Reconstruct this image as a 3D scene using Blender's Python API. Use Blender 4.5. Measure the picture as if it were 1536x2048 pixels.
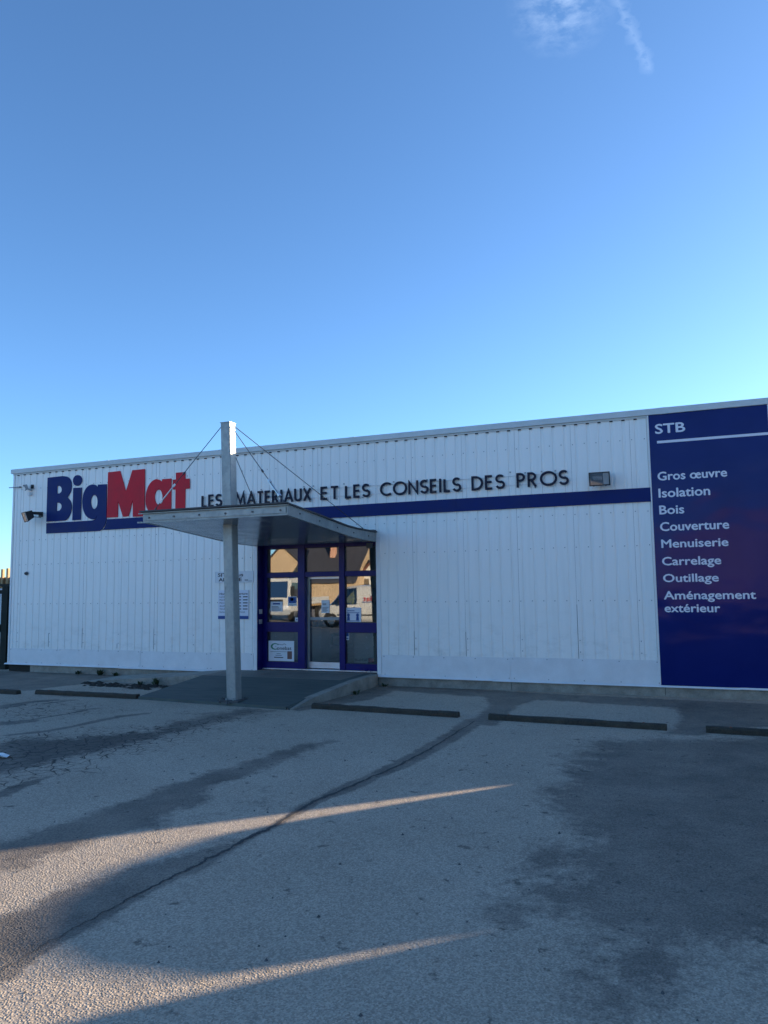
import bpy, bmesh, math, random
import numpy as np
from mathutils import Vector, Matrix

for o in list(bpy.data.objects): bpy.data.objects.remove(o)
SC = bpy.context.scene
COL = SC.collection
random.seed(7); RNG = np.random.default_rng(7)

# ------------------------------------------------------------------ camera
# world: store facade is the plane y = 0, x runs along it, z up, ground z = 0
FPX = 1520.0; PITCH, ROLL, YAW = 5.61, -0.793, -22.18
CAM = np.array([0.0, -14.5, 2.0])
_y, _p, _r = map(math.radians, (YAW, PITCH, ROLL))
FWD = np.array([math.sin(_y)*math.cos(_p), math.cos(_y)*math.cos(_p), math.sin(_p)])
_rt = np.array([math.cos(_y), -math.sin(_y), 0]); _up = np.cross(_rt, FWD)
RT = math.cos(_r)*_rt + math.sin(_r)*_up; UP = -math.sin(_r)*_rt + math.cos(_r)*_up
cd = bpy.data.cameras.new('camera'); cam = bpy.data.objects.new('camera', cd); COL.objects.link(cam)
cd.sensor_fit = 'VERTICAL'; cd.sensor_height = 36.0; cd.lens = FPX/2048*36; cd.clip_start = .1; cd.clip_end = 4000
m = Matrix.Identity(4)
for i in range(3): m[i][0] = RT[i]; m[i][1] = UP[i]; m[i][2] = -FWD[i]; m[i][3] = CAM[i]
cam.matrix_world = m; SC.camera = cam
def ray(u, v): return FWD + RT*(u-768)/FPX - UP*(v-1024)/FPX
def onground(u, v, z=0.0):
    d = ray(u, v); return CAM + d*((z-CAM[2])/d[2])
def onwall(u, v, y=0.0):
    d = ray(u, v); q = CAM + d*((y-CAM[1])/d[1]); return float(q[0]), float(q[2])

# ------------------------------------------------------------------ light
SUN_EL, SUN_AZ = 10.0, 45.0            # azimuth from +Y (into the store) towards +X
SKY_STRENGTH, SUN_STRENGTH, EXPOSURE = 0.15, 5.0, 1.48
ra, re = math.radians(SUN_AZ), math.radians(SUN_EL)
sdir = Vector((math.sin(ra)*math.cos(re), math.cos(ra)*math.cos(re), math.sin(re)))
W = bpy.data.worlds.new('World'); SC.world = W; W.use_nodes = True
wn, wl = W.node_tree.nodes, W.node_tree.links
wn.clear()
sky = wn.new('ShaderNodeTexSky'); sky.sky_type = 'NISHITA'; sky.sun_disc = False
sky.sun_elevation = re; sky.sun_rotation = ra; sky.altitude = 0; sky.air_density = 0.7; sky.dust_density = 0.5; sky.ozone_density = 4.0
bg = wn.new('ShaderNodeBackground'); bg.inputs[1].default_value = SKY_STRENGTH
wo = wn.new('ShaderNodeOutputWorld'); wl.new(bg.outputs[0], wo.inputs[0])
tc = wn.new('ShaderNodeTexCoord')
def wmath(op, a, b=None, c=None):
    n = wn.new('ShaderNodeMath'); n.operation = op
    for i, x in enumerate((a, b, c)):
        if x is None: continue
        if isinstance(x, (int, float)): n.inputs[i].default_value = x
        else: wl.new(x, n.inputs[i])
    return n.outputs[0]
def wdot(v):
    n = wn.new('ShaderNodeVectorMath'); n.operation = 'DOT_PRODUCT'; wl.new(tc.outputs['Generated'], n.inputs[0])
    n.inputs[1].default_value = tuple(float(x) for x in v); return n.outputs['Value']
# a wisp of cirrus and the rest of an old contrail, placed by direction in the sky
c0 = ray(1125, -5); c0 = c0/np.linalg.norm(c0); e1 = ray(1305, 150); e1 = e1/np.linalg.norm(e1); e0 = ray(1215, -40); e0 = e0/np.linalg.norm(e0)
ax = e1-e0; axl = np.linalg.norm(ax); ax = ax/axl; nrm = np.cross(ax, (e0+e1)/2); nrm = nrm/np.linalg.norm(nrm)
nz = wn.new('ShaderNodeTexNoise'); nz.inputs['Scale'].default_value = 46; nz.inputs['Detail'].default_value = 8; nz.inputs['Roughness'].default_value = .62; nz.inputs['Distortion'].default_value = .15
mp = wn.new('ShaderNodeMapping'); wl.new(tc.outputs['Generated'], mp.inputs[0]); mp.inputs['Scale'].default_value = (1, 1, 2.2); mp.inputs['Rotation'].default_value = (0.5, .3, 0)
wl.new(mp.outputs[0], nz.inputs['Vector'])
nv = nz.outputs['Fac']
dd = wmath('ARCCOSINE', wmath('MINIMUM', wdot(c0), 1.0))
blob = wmath('MAXIMUM', wmath('SUBTRACT', 1.0, wmath('DIVIDE', dd, 0.062)), 0.0)
tear = wmath('MAXIMUM', wmath('MULTIPLY', wmath('SUBTRACT', nv, .40), 2.2), 0.0)
cl1 = wmath('MULTIPLY', wmath('MULTIPLY', blob, tear), 0.22)
along = wmath('DIVIDE', wmath('SUBTRACT', wdot(ax), float(ax@e0)), float(axl))
inside = wmath('MULTIPLY', wmath('MINIMUM', wmath('MULTIPLY', wmath('MAXIMUM', wmath('SUBTRACT', 1.0, along), 0.0), 12.0), 1.0), wmath('MINIMUM', wmath('MAXIMUM', wmath('ADD', wmath('MULTIPLY', along, 3.0), .4), 0.0), 1.0))
off = wmath('ADD', wmath('ABSOLUTE', wmath('SUBTRACT', wdot(nrm), float(nrm@e0))), wmath('MULTIPLY', wmath('SUBTRACT', nv, .5), .034))
line = wmath('MAXIMUM', wmath('SUBTRACT', 1.0, wmath('DIVIDE', wmath('ABSOLUTE', off), .0075)), 0.0)
cl2 = wmath('MULTIPLY', wmath('MULTIPLY', line, inside), wmath('MULTIPLY', wmath('MAXIMUM', wmath('SUBTRACT', nv, .25), 0.0), .22))
clf = wmath('MINIMUM', wmath('ADD', cl1, cl2), .8)
mx = wn.new('ShaderNodeMix'); mx.data_type = 'RGBA'; wl.new(clf, mx.inputs['Factor']); tn = wn.new('ShaderNodeMix'); tn.data_type = 'RGBA'; tn.blend_type = 'MULTIPLY'; tn.inputs['Factor'].default_value = 1; wl.new(sky.outputs[0], tn.inputs['A']); tn.inputs['B'].default_value = (.94, .945, .90, 1); wl.new(tn.outputs['Result'], mx.inputs['A']); mx.inputs['B'].default_value = (5.0, 5.8, 6.6, 1)
wl.new(mx.outputs['Result'], bg.inputs[0])
sl = bpy.data.lights.new('sun', 'SUN'); sl.energy = SUN_STRENGTH; sl.angle = math.radians(.53); sl.color = (1.0, .80, .58)
so = bpy.data.objects.new('sun', sl); COL.objects.link(so); so.rotation_euler = sdir.to_track_quat('Z', 'Y').to_euler(); so.location = (30, 30, 40)
SC.view_settings.view_transform = 'Standard'; SC.view_settings.look = 'None'; SC.view_settings.exposure = EXPOSURE; SC.view_settings.gamma = 1
SC.view_settings.use_curve_mapping = False
SC.render.engine = 'CYCLES'

# ------------------------------------------------------------------ materials
MATS = {}
class NT:
    """small helper round a material's node tree"""
    def __init__(s, name):
        s.m = bpy.data.materials.new(name); s.m.use_nodes = True; s.n = s.m.node_tree.nodes; s.l = s.m.node_tree.links
        s.b = s.n['Principled BSDF']; s.out = s.n['Material Output']; s.tc = s.n.new('ShaderNodeTexCoord')
    def setin(s, node, i, x):
        if x is None: return
        if hasattr(x, 'is_output'): s.l.new(x, node.inputs[i])
        elif isinstance(x, (tuple, list)) and len(x) == 3 and node.inputs[i].type == 'RGBA': node.inputs[i].default_value = (*x, 1)
        else: node.inputs[i].default_value = x
    def math(s, op, a, b=None, c=None, clamp=False):
        n = s.n.new('ShaderNodeMath'); n.operation = op; n.use_clamp = clamp
        for i, x in enumerate((a, b, c)): s.setin(n, i, x)
        return n.outputs[0]
    def noise(s, scale, detail=4, rough=.55, vec=None, dist=0, stretch=None):
        n = s.n.new('ShaderNodeTexNoise'); n.inputs['Scale'].default_value = scale; n.inputs['Detail'].default_value = detail
        n.inputs['Roughness'].default_value = rough; n.inputs['Distortion'].default_value = dist
        v = vec if vec is not None else s.tc.outputs['Object']
        if stretch:
            mp = s.n.new('ShaderNodeMapping'); mp.inputs['Scale'].default_value = stretch; s.l.new(v, mp.inputs[0]); v = mp.outputs[0]
        s.l.new(v, n.inputs['Vector']); return n.outputs['Fac']
    def voro(s, scale, feature='F1', vec=None, out='Distance', rnd=1):
        n = s.n.new('ShaderNodeTexVoronoi'); n.feature = feature; n.inputs['Scale'].default_value = scale; n.inputs['Randomness'].default_value = rnd
        s.l.new(vec if vec is not None else s.tc.outputs['Object'], n.inputs['Vector']); return n.outputs[out]
    def ramp(s, x, lo, hi, a=0.0, b=1.0):
        n = s.n.new('ShaderNodeMapRange'); s.setin(n, 0, x); n.inputs[1].default_value = lo; n.inputs[2].default_value = hi; n.inputs[3].default_value = a; n.inputs[4].default_value = b
        return n.outputs[0]
    def mix(s, f, a, b, mode='MIX'):
        n = s.n.new('ShaderNodeMix'); n.data_type = 'RGBA'; n.blend_type = mode
        s.setin(n, 'Factor', f)
        for k, x in (('A', a), ('B', b)):
            i = [q for q in n.inputs if q.name == k and q.type == 'RGBA'][0]
            if hasattr(x, 'is_output'): s.l.new(x, i)
            else: i.default_value = (*x, 1)
        return [q for q in n.outputs if q.type == 'RGBA'][0]
    def bump(s, h, strength=.3, dist=.01, normal=None):
        n = s.n.new('ShaderNodeBump'); n.inputs['Strength'].default_value = strength; n.inputs['Distance'].default_value = dist; s.l.new(h, n.inputs['Height'])
        if normal is not None: s.l.new(normal, n.inputs['Normal'])
        return n.outputs[0]
    def set(s, **k):
        for a, x in k.items(): s.setin(s.b, {'col': 'Base Color', 'rough': 'Roughness', 'metal': 'Metallic', 'normal': 'Normal', 'spec': 'Specular IOR Level', 'coat': 'Coat Weight', 'coatr': 'Coat Roughness'}[a], x)
        return s.m
def paint(name, col, rough=.5, metal=0, var=.12, scale=3, grain=60, bump=.05, spec=.5):
    t = NT(name); n1 = t.noise(scale, 6, .6); n2 = t.noise(grain, 3)
    f = t.math('ADD', t.ramp(n1, .3, .7, 1-var, 1+var*.6), t.ramp(n2, .3, .7, -var*.35, var*.35))
    cm = t.mix(1.0, col, (1, 1, 1), 'MULTIPLY')
    vm = t.n.new('ShaderNodeVectorMath'); vm.operation = 'SCALE'; t.l.new(cm, vm.inputs[0]); t.l.new(f, vm.inputs['Scale'])
    m_ = t.set(col=vm.outputs[0], rough=t.ramp(n1, .3, .7, max(.02, rough-.08), min(1, rough+.1)), metal=metal, spec=spec)
    if bump: t.set(normal=t.bump(n2, bump, .01))
    MATS[name] = m_; return m_

# white coated cladding: weathering streaks, faint waviness
t = NT('cladding'); geo = t.n.new('ShaderNodeNewGeometry'); pos = geo.outputs['Position']
oi = t.n.new('ShaderNodeObjectInfo')
st = t.noise(1.0, 6, .6, pos, stretch=(9, 9, .5)); big = t.noise(.8, 4, .6, pos)
sep = t.n.new('ShaderNodeSeparateXYZ'); t.l.new(pos, sep.inputs[0])
low = t.math('MULTIPLY', t.ramp(sep.outputs[2], .5, 1.7, 1, 0), t.ramp(t.noise(2.6, 7, .7, pos, stretch=(1, 1, 2)), .5, .7, 0, 1), clamp=True)
base = t.mix(t.ramp(st, .5, .8, 0, .28), (.87, .86, .815), (.63, .62, .57))
base = t.mix(t.math('MULTIPLY', low, .36), base, (.40, .39, .34))
base = t.mix(t.ramp(oi.outputs['Random'], 0, 1, 0, .10), base, (.68, .70, .71))
t.set(col=base, rough=t.ramp(big, .3, .7, .34, .48), normal=t.bump(t.noise(1.7, 3, .5, pos, stretch=(1, 1, .6)), .25, .03)); MATS['cladding'] = t.m
paint('trim_white', (.74, .75, .75), .4, var=.08); paint('coping', (.56, .60, .60), .45, var=.12)
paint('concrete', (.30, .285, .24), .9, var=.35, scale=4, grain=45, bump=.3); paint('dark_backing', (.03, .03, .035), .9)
paint('roofing', (.16, .16, .16), .9, var=.2)
# galvanised steel: spangle and stains
t = NT('galvanised'); p = t.tc.outputs['Object']; sp = t.voro(20, vec=p, out='Color'); bw = t.n.new('ShaderNodeRGBToBW'); t.l.new(sp, bw.inputs[0])
n1 = t.noise(2.2, 7, .65, p, stretch=(1, 1, .4)); dirt = t.ramp(t.noise(9, 6, .7, p, stretch=(1, 1, .15)), .58, .72)
c_ = t.mix(t.ramp(n1, .3, .7), (.25, .27, .26), (.41, .425, .40)); c_ = t.mix(t.ramp(bw.outputs[0], 0, 1, 0, .38), c_, (.24, .27, .28)); c_ = t.mix(t.math('MULTIPLY', dirt, .75), c_, (.13, .13, .12))
t.set(col=c_, metal=.35, rough=t.ramp(bw.outputs[0], 0, 1, .38, .6)); MATS['galvanised'] = t.m
paint('soffit_metal', (.33, .36, .39), .17, metal=.55, var=.1); paint('dark_edge', (.05, .05, .055), .6)
paint('sign_blue', (.003, .018, .125), .5, var=.15, spec=.18); paint('sign_red', (.60, .017, .034), .5, var=.15, spec=.2); paint('letter_navy', (.006, .009, .03), .5, spec=.25)
paint('letter_return', (.02, .02, .03), .5)
paint('frame_blue', (.004, .005, .125), .35, var=.12, spec=.25); paint('frame_dark', (.006, .006, .03), .4); paint('aluminium', (.62, .64, .66), .35, metal=.6)
paint('paper', (.72, .74, .76), .75, var=.05); paint('print_white', (.70, .72, .80), .5, var=.03, bump=0); paint('print_dark', (.012, .012, .02), .6, bump=0)
paint('print_blue', (.02, .07, .26), .6, bump=0); paint('print_green', (.05, .25, .13), .6, bump=0); paint('print_red', (.5, .03, .04), .6, bump=0); paint('print_brown', (.2, .09, .07), .6, bump=0)
# large glossy sign panel, gently wavy so that what it mirrors wobbles
t = NT('panel_blue'); pos = t.n.new('ShaderNodeNewGeometry').outputs['Position']
cw = t.mix(t.ramp(t.noise(1.3, 4, .6, pos), .3, .7), (.006, .014, .115), (.009, .019, .14))
t.set(col=cw, rough=.10, spec=.15, normal=t.bump(t.noise(.75, 2, .5, pos, stretch=(1, 1, 1.6)), .22, .08)); MATS['panel_blue'] = t.m
# glass: mirrors a good part, lets the rest through tinted
def glass(name, refl, tint, rough=.0, wav=.12):
    t = NT(name); t.n.remove(t.b); pos = t.n.new('ShaderNodeNewGeometry').outputs['Position']
    nb = t.bump(t.noise(1.4, 2, .5, pos), wav, .012)
    fr = t.n.new('ShaderNodeFresnel'); fr.inputs[0].default_value = 1.5; t.l.new(nb, fr.inputs['Normal'])
    gl = t.n.new('ShaderNodeBsdfGlossy'); gl.inputs['Roughness'].default_value = rough; gl.inputs['Color'].default_value = (.95, .97, 1, 1); t.l.new(nb, gl.inputs['Normal'])
    tr = t.n.new('ShaderNodeBsdfTransparent'); tr.inputs[0].default_value = (*tint, 1)
    ms = t.n.new('ShaderNodeMixShader'); t.l.new(t.math('ADD', t.math('MULTIPLY', fr.outputs[0], 1.6), refl, clamp=True), ms.inputs[0]); t.l.new(tr.outputs[0], ms.inputs[1]); t.l.new(gl.outputs[0], ms.inputs[2])
    t.l.new(ms.outputs[0], t.out.inputs[0]); MATS[name] = t.m
glass('pane_glass', .125, (.80, .85, .84), wav=.04); glass('vehicle_glass', .08, (.45, .56, .47)); glass('lamp_glass', .10, (.85, .88, .9), wav=.3); glass('house_glass', .25, (.10, .12, .13))
paint('wood_stop', (.05, .044, .032), .9, var=.5, scale=5, grain=40, bump=.5); paint('timber', (.42, .27, .13), .8, var=.3, scale=6, bump=.3)
paint('lamp_black', (.018, .02, .022), .45); paint('lamp_grey', (.32, .34, .35), .4); paint('reflector', (.55, .60, .68), .5, metal=1, var=.05, bump=0); paint('rust', (.25, .09, .05), .8)
paint('cable_steel', (.10, .10, .105), .4, metal=.7); paint('gate_green', (.008, .014, .012), .6, spec=.2)
paint('tile_beige', (.20, .185, .155), .75, var=.22, scale=2, grain=30, bump=.15)
# ramp with a painted grey-green anti-slip coat, brush marks across
t = NT('ramp_paint'); pos = t.n.new('ShaderNodeNewGeometry').outputs['Position']
br = t.noise(1, 6, .65, pos, stretch=(1.2, 16, 4)); bl = t.noise(1.3, 5, .6, pos)
c_ = t.mix(t.ramp(br, .35, .7), (.064, .082, .075), (.10, .122, .108)); c_ = t.mix(t.ramp(bl, .5, .75, 0, .6), c_, (.13, .135, .12))
t.set(col=c_, rough=.8, normal=t.bump(t.noise(120, 3, .6, pos), .3, .004)); MATS['ramp_paint'] = t.m
paint('weed', (.03, .055, .018), .7, var=.4); paint('soil', (.03, .027, .02), .95, var=.4, bump=.4); paint('stone', (.10, .10, .10), .9, var=.4)
paint('render_cream', (.47, .34, .21), .9, var=.15, scale=.6, grain=12); paint('render_white', (.62, .58, .50), .9, var=.12, scale=.6); paint('render_pink', (.55, .30, .20), .9, var=.12, scale=.6); paint('roof_slate', (.05, .05, .06), .7, var=.3); paint('roof_tile', (.16, .06, .04), .85, var=.3)
paint('vehicle_white', (.52, .51, .48), .25, var=.05, bump=0); paint('tyre', (.018, .018, .018), .85); paint('rim', (.4, .41, .42), .35, metal=.8); paint('plastic_black', (.02, .02, .022), .55); paint('lamp_red', (.45, .02, .02), .3); paint('lamp_clear', (.7, .72, .75), .12, bump=0); paint('lamp_orange', (.7, .25, .03), .3)
paint('shelf_grey', (.22, .23, .25), .5); paint('box_card', (.30, .20, .12), .8, var=.25); paint('box_blue', (.03, .08, .22), .6); paint('box_green', (.05, .16, .08), .6); paint('interior_wall', (.30, .30, .29), .8); paint('interior_floor', (.16, .155, .15), .6); paint('sheet_grey', (.40, .44, .47), .5, metal=.3); paint('orange_paint', (.55, .22, .05), .5); paint('litter', (.75, .8, .8), .6)

# ------------------------------------------------------------------ mesh helpers
class MB:
    def __init__(s): s.v = []; s.f = []
    def add(s, vs, fs):
        o = len(s.v); s.v += [tuple(map(float, q)) for q in vs]; s.f += [tuple(i+o for i in f) for f in fs]; return s
    def box(s, x0, x1, y0, y1, z0, z1):
        return s.add([(x, y, z) for z in (z0, z1) for y in (y0, y1) for x in (x0, x1)], [(0, 2, 3, 1), (4, 5, 7, 6), (0, 1, 5, 4), (2, 6, 7, 3), (0, 4, 6, 2), (1, 3, 7, 5)])
    def bar(s, a, b, w, h, up=(0, 0, 1)):
        a, b = Vector(a), Vector(b); d = (b-a).normalized(); u = Vector(up)
        if abs(d.dot(u)) > .98: u = Vector((1, 0, 0))
        r = d.cross(u).normalized()*w/2; q = r.cross(d).normalized()*h/2
        return s.add([p+sx*r+sy*q for p in (a, b) for sx, sy in ((-1, -1), (1, -1), (1, 1), (-1, 1))], [(0, 1, 2, 3), (7, 6, 5, 4), (0, 4, 5, 1), (1, 5, 6, 2), (2, 6, 7, 3), (3, 7, 4, 0)])
    def tube(s, pts, r, n=8, caps=True):
        pts = [Vector(p) for p in pts]; rings = []
        rr = r if isinstance(r, (list, tuple)) else [r]*len(pts)
        for i, p in enumerate(pts):
            d = (pts[min(i+1, len(pts)-1)]-pts[max(i-1, 0)]).normalized(); u = Vector((0, 0, 1)) if abs(d.z) < .95 else Vector((1, 0, 0))
            a = d.cross(u).normalized(); b = a.cross(d)
            rings.append([p+rr[i]*(a*math.cos(2*math.pi*k/n)+b*math.sin(2*math.pi*k/n)) for k in range(n)])
        vs = [q for g in rings for q in g]; fs = []
        for i in range(len(pts)-1):
            for k in range(n): fs.append((i*n+k, i*n+(k+1) % n, (i+1)*n+(k+1) % n, (i+1)*n+k))
        if caps: fs += [tuple(range(n))[::-1], tuple((len(pts)-1)*n+k for k in range(n))]
        return s.add(vs, fs)
    def prism(s, poly, y0, y1, plane='xz'):
        n = len(poly); P = (lambda a, b, c: (a, c, b)) if plane == 'xz' else ((lambda a, b, c: (c, a, b)) if plane == 'yz' else (lambda a, b, c: (a, b, c)))
        vs = [P(a, b, y0) for a, b in poly]+[P(a, b, y1) for a, b in poly]
        return s.add(vs, [tuple(range(n)), tuple(range(2*n-1, n-1, -1))]+[(i, i+n, (i+1) % n+n, (i+1) % n) for i in range(n)])
    def build(s, name, mat, parent=None, smooth=False, bevel=0, fix=True):
        me = bpy.data.meshes.new(name); me.from_pydata(s.v, [], s.f); me.validate()
        if fix:
            bm = bmesh.new(); bm.from_mesh(me); bmesh.ops.recalc_face_normals(bm, faces=bm.faces[:])
            if bevel: bmesh.ops.bevel(bm, geom=bm.edges[:], offset=bevel, segments=2, affect='EDGES', clamp_overlap=True)
            bm.to_mesh(me); bm.free()
        return link(name, me, mat, parent, smooth)
def link(name, me, mat, parent=None, smooth=False):
    if mat: me.materials.append(MATS[mat] if isinstance(mat, str) else mat)
    if smooth: me.shade_smooth()
    o = bpy.data.objects.new(name, me); COL.objects.link(o); o.parent = parent; return o
def tag(o, label=None, cat=None, group=None, kind=None):
    if label: o['label'] = label
    if cat: o['category'] = cat
    if group: o['group'] = group
    if kind: o['kind'] = kind
    return o
def thing(name, loc, label, cat, group=None, rz=0):
    o = bpy.data.objects.new(name, None); COL.objects.link(o); o.location = loc; o.rotation_euler.z = rz; return tag(o, label, cat, group)
def offset(o, d):
    """parts are modelled in world coordinates; shift them into their thing's frame"""
    for c in o.children: c.matrix_parent_inverse = o.matrix_world.inverted() if False else Matrix.Translation(-Vector(o.location))
def copy_tree(o, parent=None):
    c = o.copy(); COL.objects.link(c); c.parent = parent; c.matrix_parent_inverse = o.matrix_parent_inverse.copy()
    for ch in o.children: copy_tree(ch, c)
    return c
def ngon_prism(outer, holes, y0, y1, plane='xz'):
    """extruded polygon with holes (triangulated front and back)"""
    from mathutils.geometry import tessellate_polygon
    loops = [outer]+list(holes); flat = [q for l in loops for q in l]
    tris = tessellate_polygon([[Vector((a, b, 0)) for a, b in l] for l in loops]); n = len(flat); mb = MB()
    P = (lambda a, b, c: (a, c, b)) if plane == 'xz' else (lambda a, b, c: (a, b, c))
    vs = [P(a, b, y0) for a, b in flat]+[P(a, b, y1) for a, b in flat]; fs = [tuple(t) for t in tris]+[tuple(i+n for i in t) for t in tris]
    k = 0
    for l in loops:
        for i in range(len(l)): fs.append((k+i, k+(i+1) % len(l), n+k+(i+1) % len(l), n+k+i))
        k += len(l)
    return mb.add(vs, fs)
def text_mesh(body, x0, z0, x1, z1, y, bold=0.0, depth=.0015, mirror=False, space=1.0, fit_h=None):
    """lettering fitted to the box x0..x1, z0..z1 (z of baseline and of capital height) on the plane y, facing -y"""
    cu = bpy.data.curves.new('t', 'FONT'); cu.body = body; cu.extrude = 0; cu.resolution_u = 3; cu.space_character = space
    ob = bpy.data.objects.new('t', cu); COL.objects.link(ob); dg = bpy.context.evaluated_depsgraph_get(); dg.update()
    me = bpy.data.meshes.new_from_object(ob.evaluated_get(dg)); bpy.data.objects.remove(ob)
    co = np.empty(len(me.vertices)*3); me.vertices.foreach_get('co', co); co = co.reshape(-1, 3)
    cap = fit_h if fit_h else .73
    mnx, mxx = co[:, 0].min(), co[:, 0].max(); out = np.empty_like(co)
    out[:, 0] = x0+(co[:, 0]-mnx)/(mxx-mnx)*(x1-x0); out[:, 2] = z0+co[:, 1]/cap*(z1-z0); out[:, 1] = y
    me.vertices.foreach_set('co', out.ravel()); hgt_ = (z1-z0)
    bm = bmesh.new(); bm.from_mesh(me); r = bmesh.ops.extrude_face_region(bm, geom=bm.faces[:])
    bmesh.ops.translate(bm, vec=(0, -depth, 0), verts=[g for g in r['geom'] if isinstance(g, bmesh.types.BMVert)])
    bmesh.ops.recalc_face_normals(bm, faces=bm.faces[:])
    if bold:                                             # heavier strokes: shifted copies, each a hair proud of the last
        src = bm.verts[:]+bm.edges[:]+bm.faces[:]; k = bold*hgt_*1.35
        for i, (dx, dz) in enumerate(((-k, 0), (k, 0), (0, -k*.8), (0, k*.8))):
            d_ = bmesh.ops.duplicate(bm, geom=src); bmesh.ops.translate(bm, vec=(dx, -.0002*(i+1), dz), verts=[g for g in d_['geom'] if isinstance(g, bmesh.types.BMVert)])
    bm.to_mesh(me); bm.free(); me.update(); return me

# ------------------------------------------------------------------ ground
xs = np.concatenate([[-900, -400, -200, -120, -80, -60, -45, -35, -27, -22], np.arange(-18, -13, .14), np.arange(-13, 2.4, .055), np.arange(2.4, 8, .25), [9, 12, 16, 22, 30, 45, 70, 120, 200, 400, 900]])
ys = np.concatenate([[-900, -400, -200, -120, -80, -60, -45, -35, -28, -24, -21, -19, -17.5, -16.5, -15.5, -14.5], np.arange(-13.5, 0.3, .05), np.arange(.3, 3, .3), [4, 6, 9, 13, 18, 25, 35, 50, 80, 150, 300, 600, 1500]])
GX, GY = np.meshgrid(xs, ys); nx, ny = len(xs), len(ys); P2 = np.stack([GX.ravel(), GY.ravel()], 1)
def seg_dist(P, a, b):
    ab = b-a; tt = np.clip(((P-a)@ab)/(ab@ab+1e-12), 0, 1); return np.linalg.norm(P-(a+tt[:, None]*ab), axis=1), tt
def px2(pts): return np.array([onground(u, v)[:2] for u, v in pts])
def poly_field(pts, soft):
    q = px2(pts); ins = np.zeros(len(P2), bool); d = np.full(len(P2), 1e9)
    for i in range(len(q)):
        a, b = q[i], q[(i+1) % len(q)]; dd_, _ = seg_dist(P2, a, b); d = np.minimum(d, dd_)
        c_ = ((a[1] > P2[:, 1]) != (b[1] > P2[:, 1])); ins ^= c_ & (P2[:, 0] < (b[0]-a[0])*(P2[:, 1]-a[1])/(b[1]-a[1]+1e-12)+a[0])
    sd = np.where(ins, d, -d); return np.clip(sd/soft*.5+.5, 0, 1)
def line_field(pts, widths):
    q = px2(pts); out = np.zeros(len(P2))
    for i in range(len(q)-1):
        d, tt = seg_dist(P2, q[i], q[i+1]); w = widths[i]*(1-tt)+widths[i+1]*tt; out = np.maximum(out, np.clip(1.5-d/w, 0, 1))
    return out
wet = np.zeros(len(P2)); craze = np.zeros(len(P2)); pale = np.zeros(len(P2))
def addwet(f, s): 
    global wet
    wet = np.maximum(wet, f*s)
addwet(poly_field([(1190, 1482), (1540, 1474), (1700, 1500), (1750, 1800), (1536, 1880), (1420, 1900), (1320, 1960), (1250, 2060), (1160, 2060), (1200, 1950), (1235, 1860), (1130, 1830), (1010, 1835), (985, 1790), (1120, 1760), (1160, 1690), (1150, 1640), (1085, 1620), (1120, 1560)], .5), 1.0)
addwet(poly_field([(1180, 1500), (1536, 1478), (1600, 1600), (1330, 1640), (1180, 1600)], .8), 1.3)
addwet(poly_field([(1440, 1930), (1560, 1900), (1560, 2060), (1480, 2060)], .3), .6)
addwet(poly_field([(1100, 1660), (1170, 1690), (1150, 1760), (1010, 1770), (1000, 1740)], .3), .75)
addwet(poly_field([(763, 1368), (1100, 1388), (1540, 1409), (1640, 1416), (1640, 1428), (1400, 1418), (1100, 1400), (930, 1391), (800, 1382)], .2), 1.35)
addwet(poly_field([(905, 1381), (1080, 1392), (1062, 1402), (1030, 1412), (1000, 1440), (985, 1450), (930, 1448), (958, 1432), (985, 1412), (975, 1395)], .2), 1.3)
addwet(poly_field([(1330, 1405), (1540, 1415), (1640, 1440), (1560, 1452), (1470, 1456), (1400, 1470), (1340, 1466), (1372, 1440), (1362, 1420)], .22), 1.3)
addwet(poly_field([(757, 1372), (800, 1378), (740, 1398), (660, 1412), (600, 1422), (585, 1420), (690, 1390)], .15), 1.2)
addwet(line_field([(950, 1442), (905, 1472), (850, 1503), (800, 1530), (740, 1556), (690, 1578), (640, 1598), (600, 1620), (540, 1655), (480, 1686), (420, 1718), (370, 1742), (300, 1775), (240, 1808), (160, 1850), (80, 1895), (0, 1945)], [.18, .15, .14, .13, .11, .11, .08, .06, .05, .045, .05, .06, .06, .06, .07, .08, .1]), 1.0)
addwet(poly_field([(490, 1682), (370, 1745), (250, 1806), (130, 1868), (0, 1950), (-150, 2000), (-150, 1900), (0, 1840), (110, 1795), (230, 1750), (330, 1725), (430, 1690)], .22), 1.25)
addwet(poly_field([(658, 1482), (600, 1490), (530, 1512), (450, 1540), (355, 1563), (290, 1592), (180, 1625), (80, 1662), (-60, 1700), (-60, 1760), (60, 1725), (160, 1690), (260, 1660), (330, 1652), (300, 1640), (420, 1600), (400, 1580), (500, 1548), (590, 1512)], .24), 1.1)
addwet(poly_field([(440, 1595), (560, 1575), (620, 1590), (520, 1640), (380, 1670), (330, 1660)], .7), .5)
f5 = poly_field([(490, 1416), (400, 1430), (330, 1450), (270, 1462), (170, 1473), (80, 1473), (-60, 1492), (-60, 1560), (60, 1535), (150, 1515), (280, 1485), (400, 1455), (500, 1430), (560, 1424)], .4); addwet(f5, .9)
craze = np.maximum(craze, poly_field([(560, 1418), (330, 1446), (100, 1462), (-80, 1480), (-80, 1620), (40, 1580), (200, 1540), (330, 1500), (480, 1450), (560, 1430)], .8))
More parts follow.
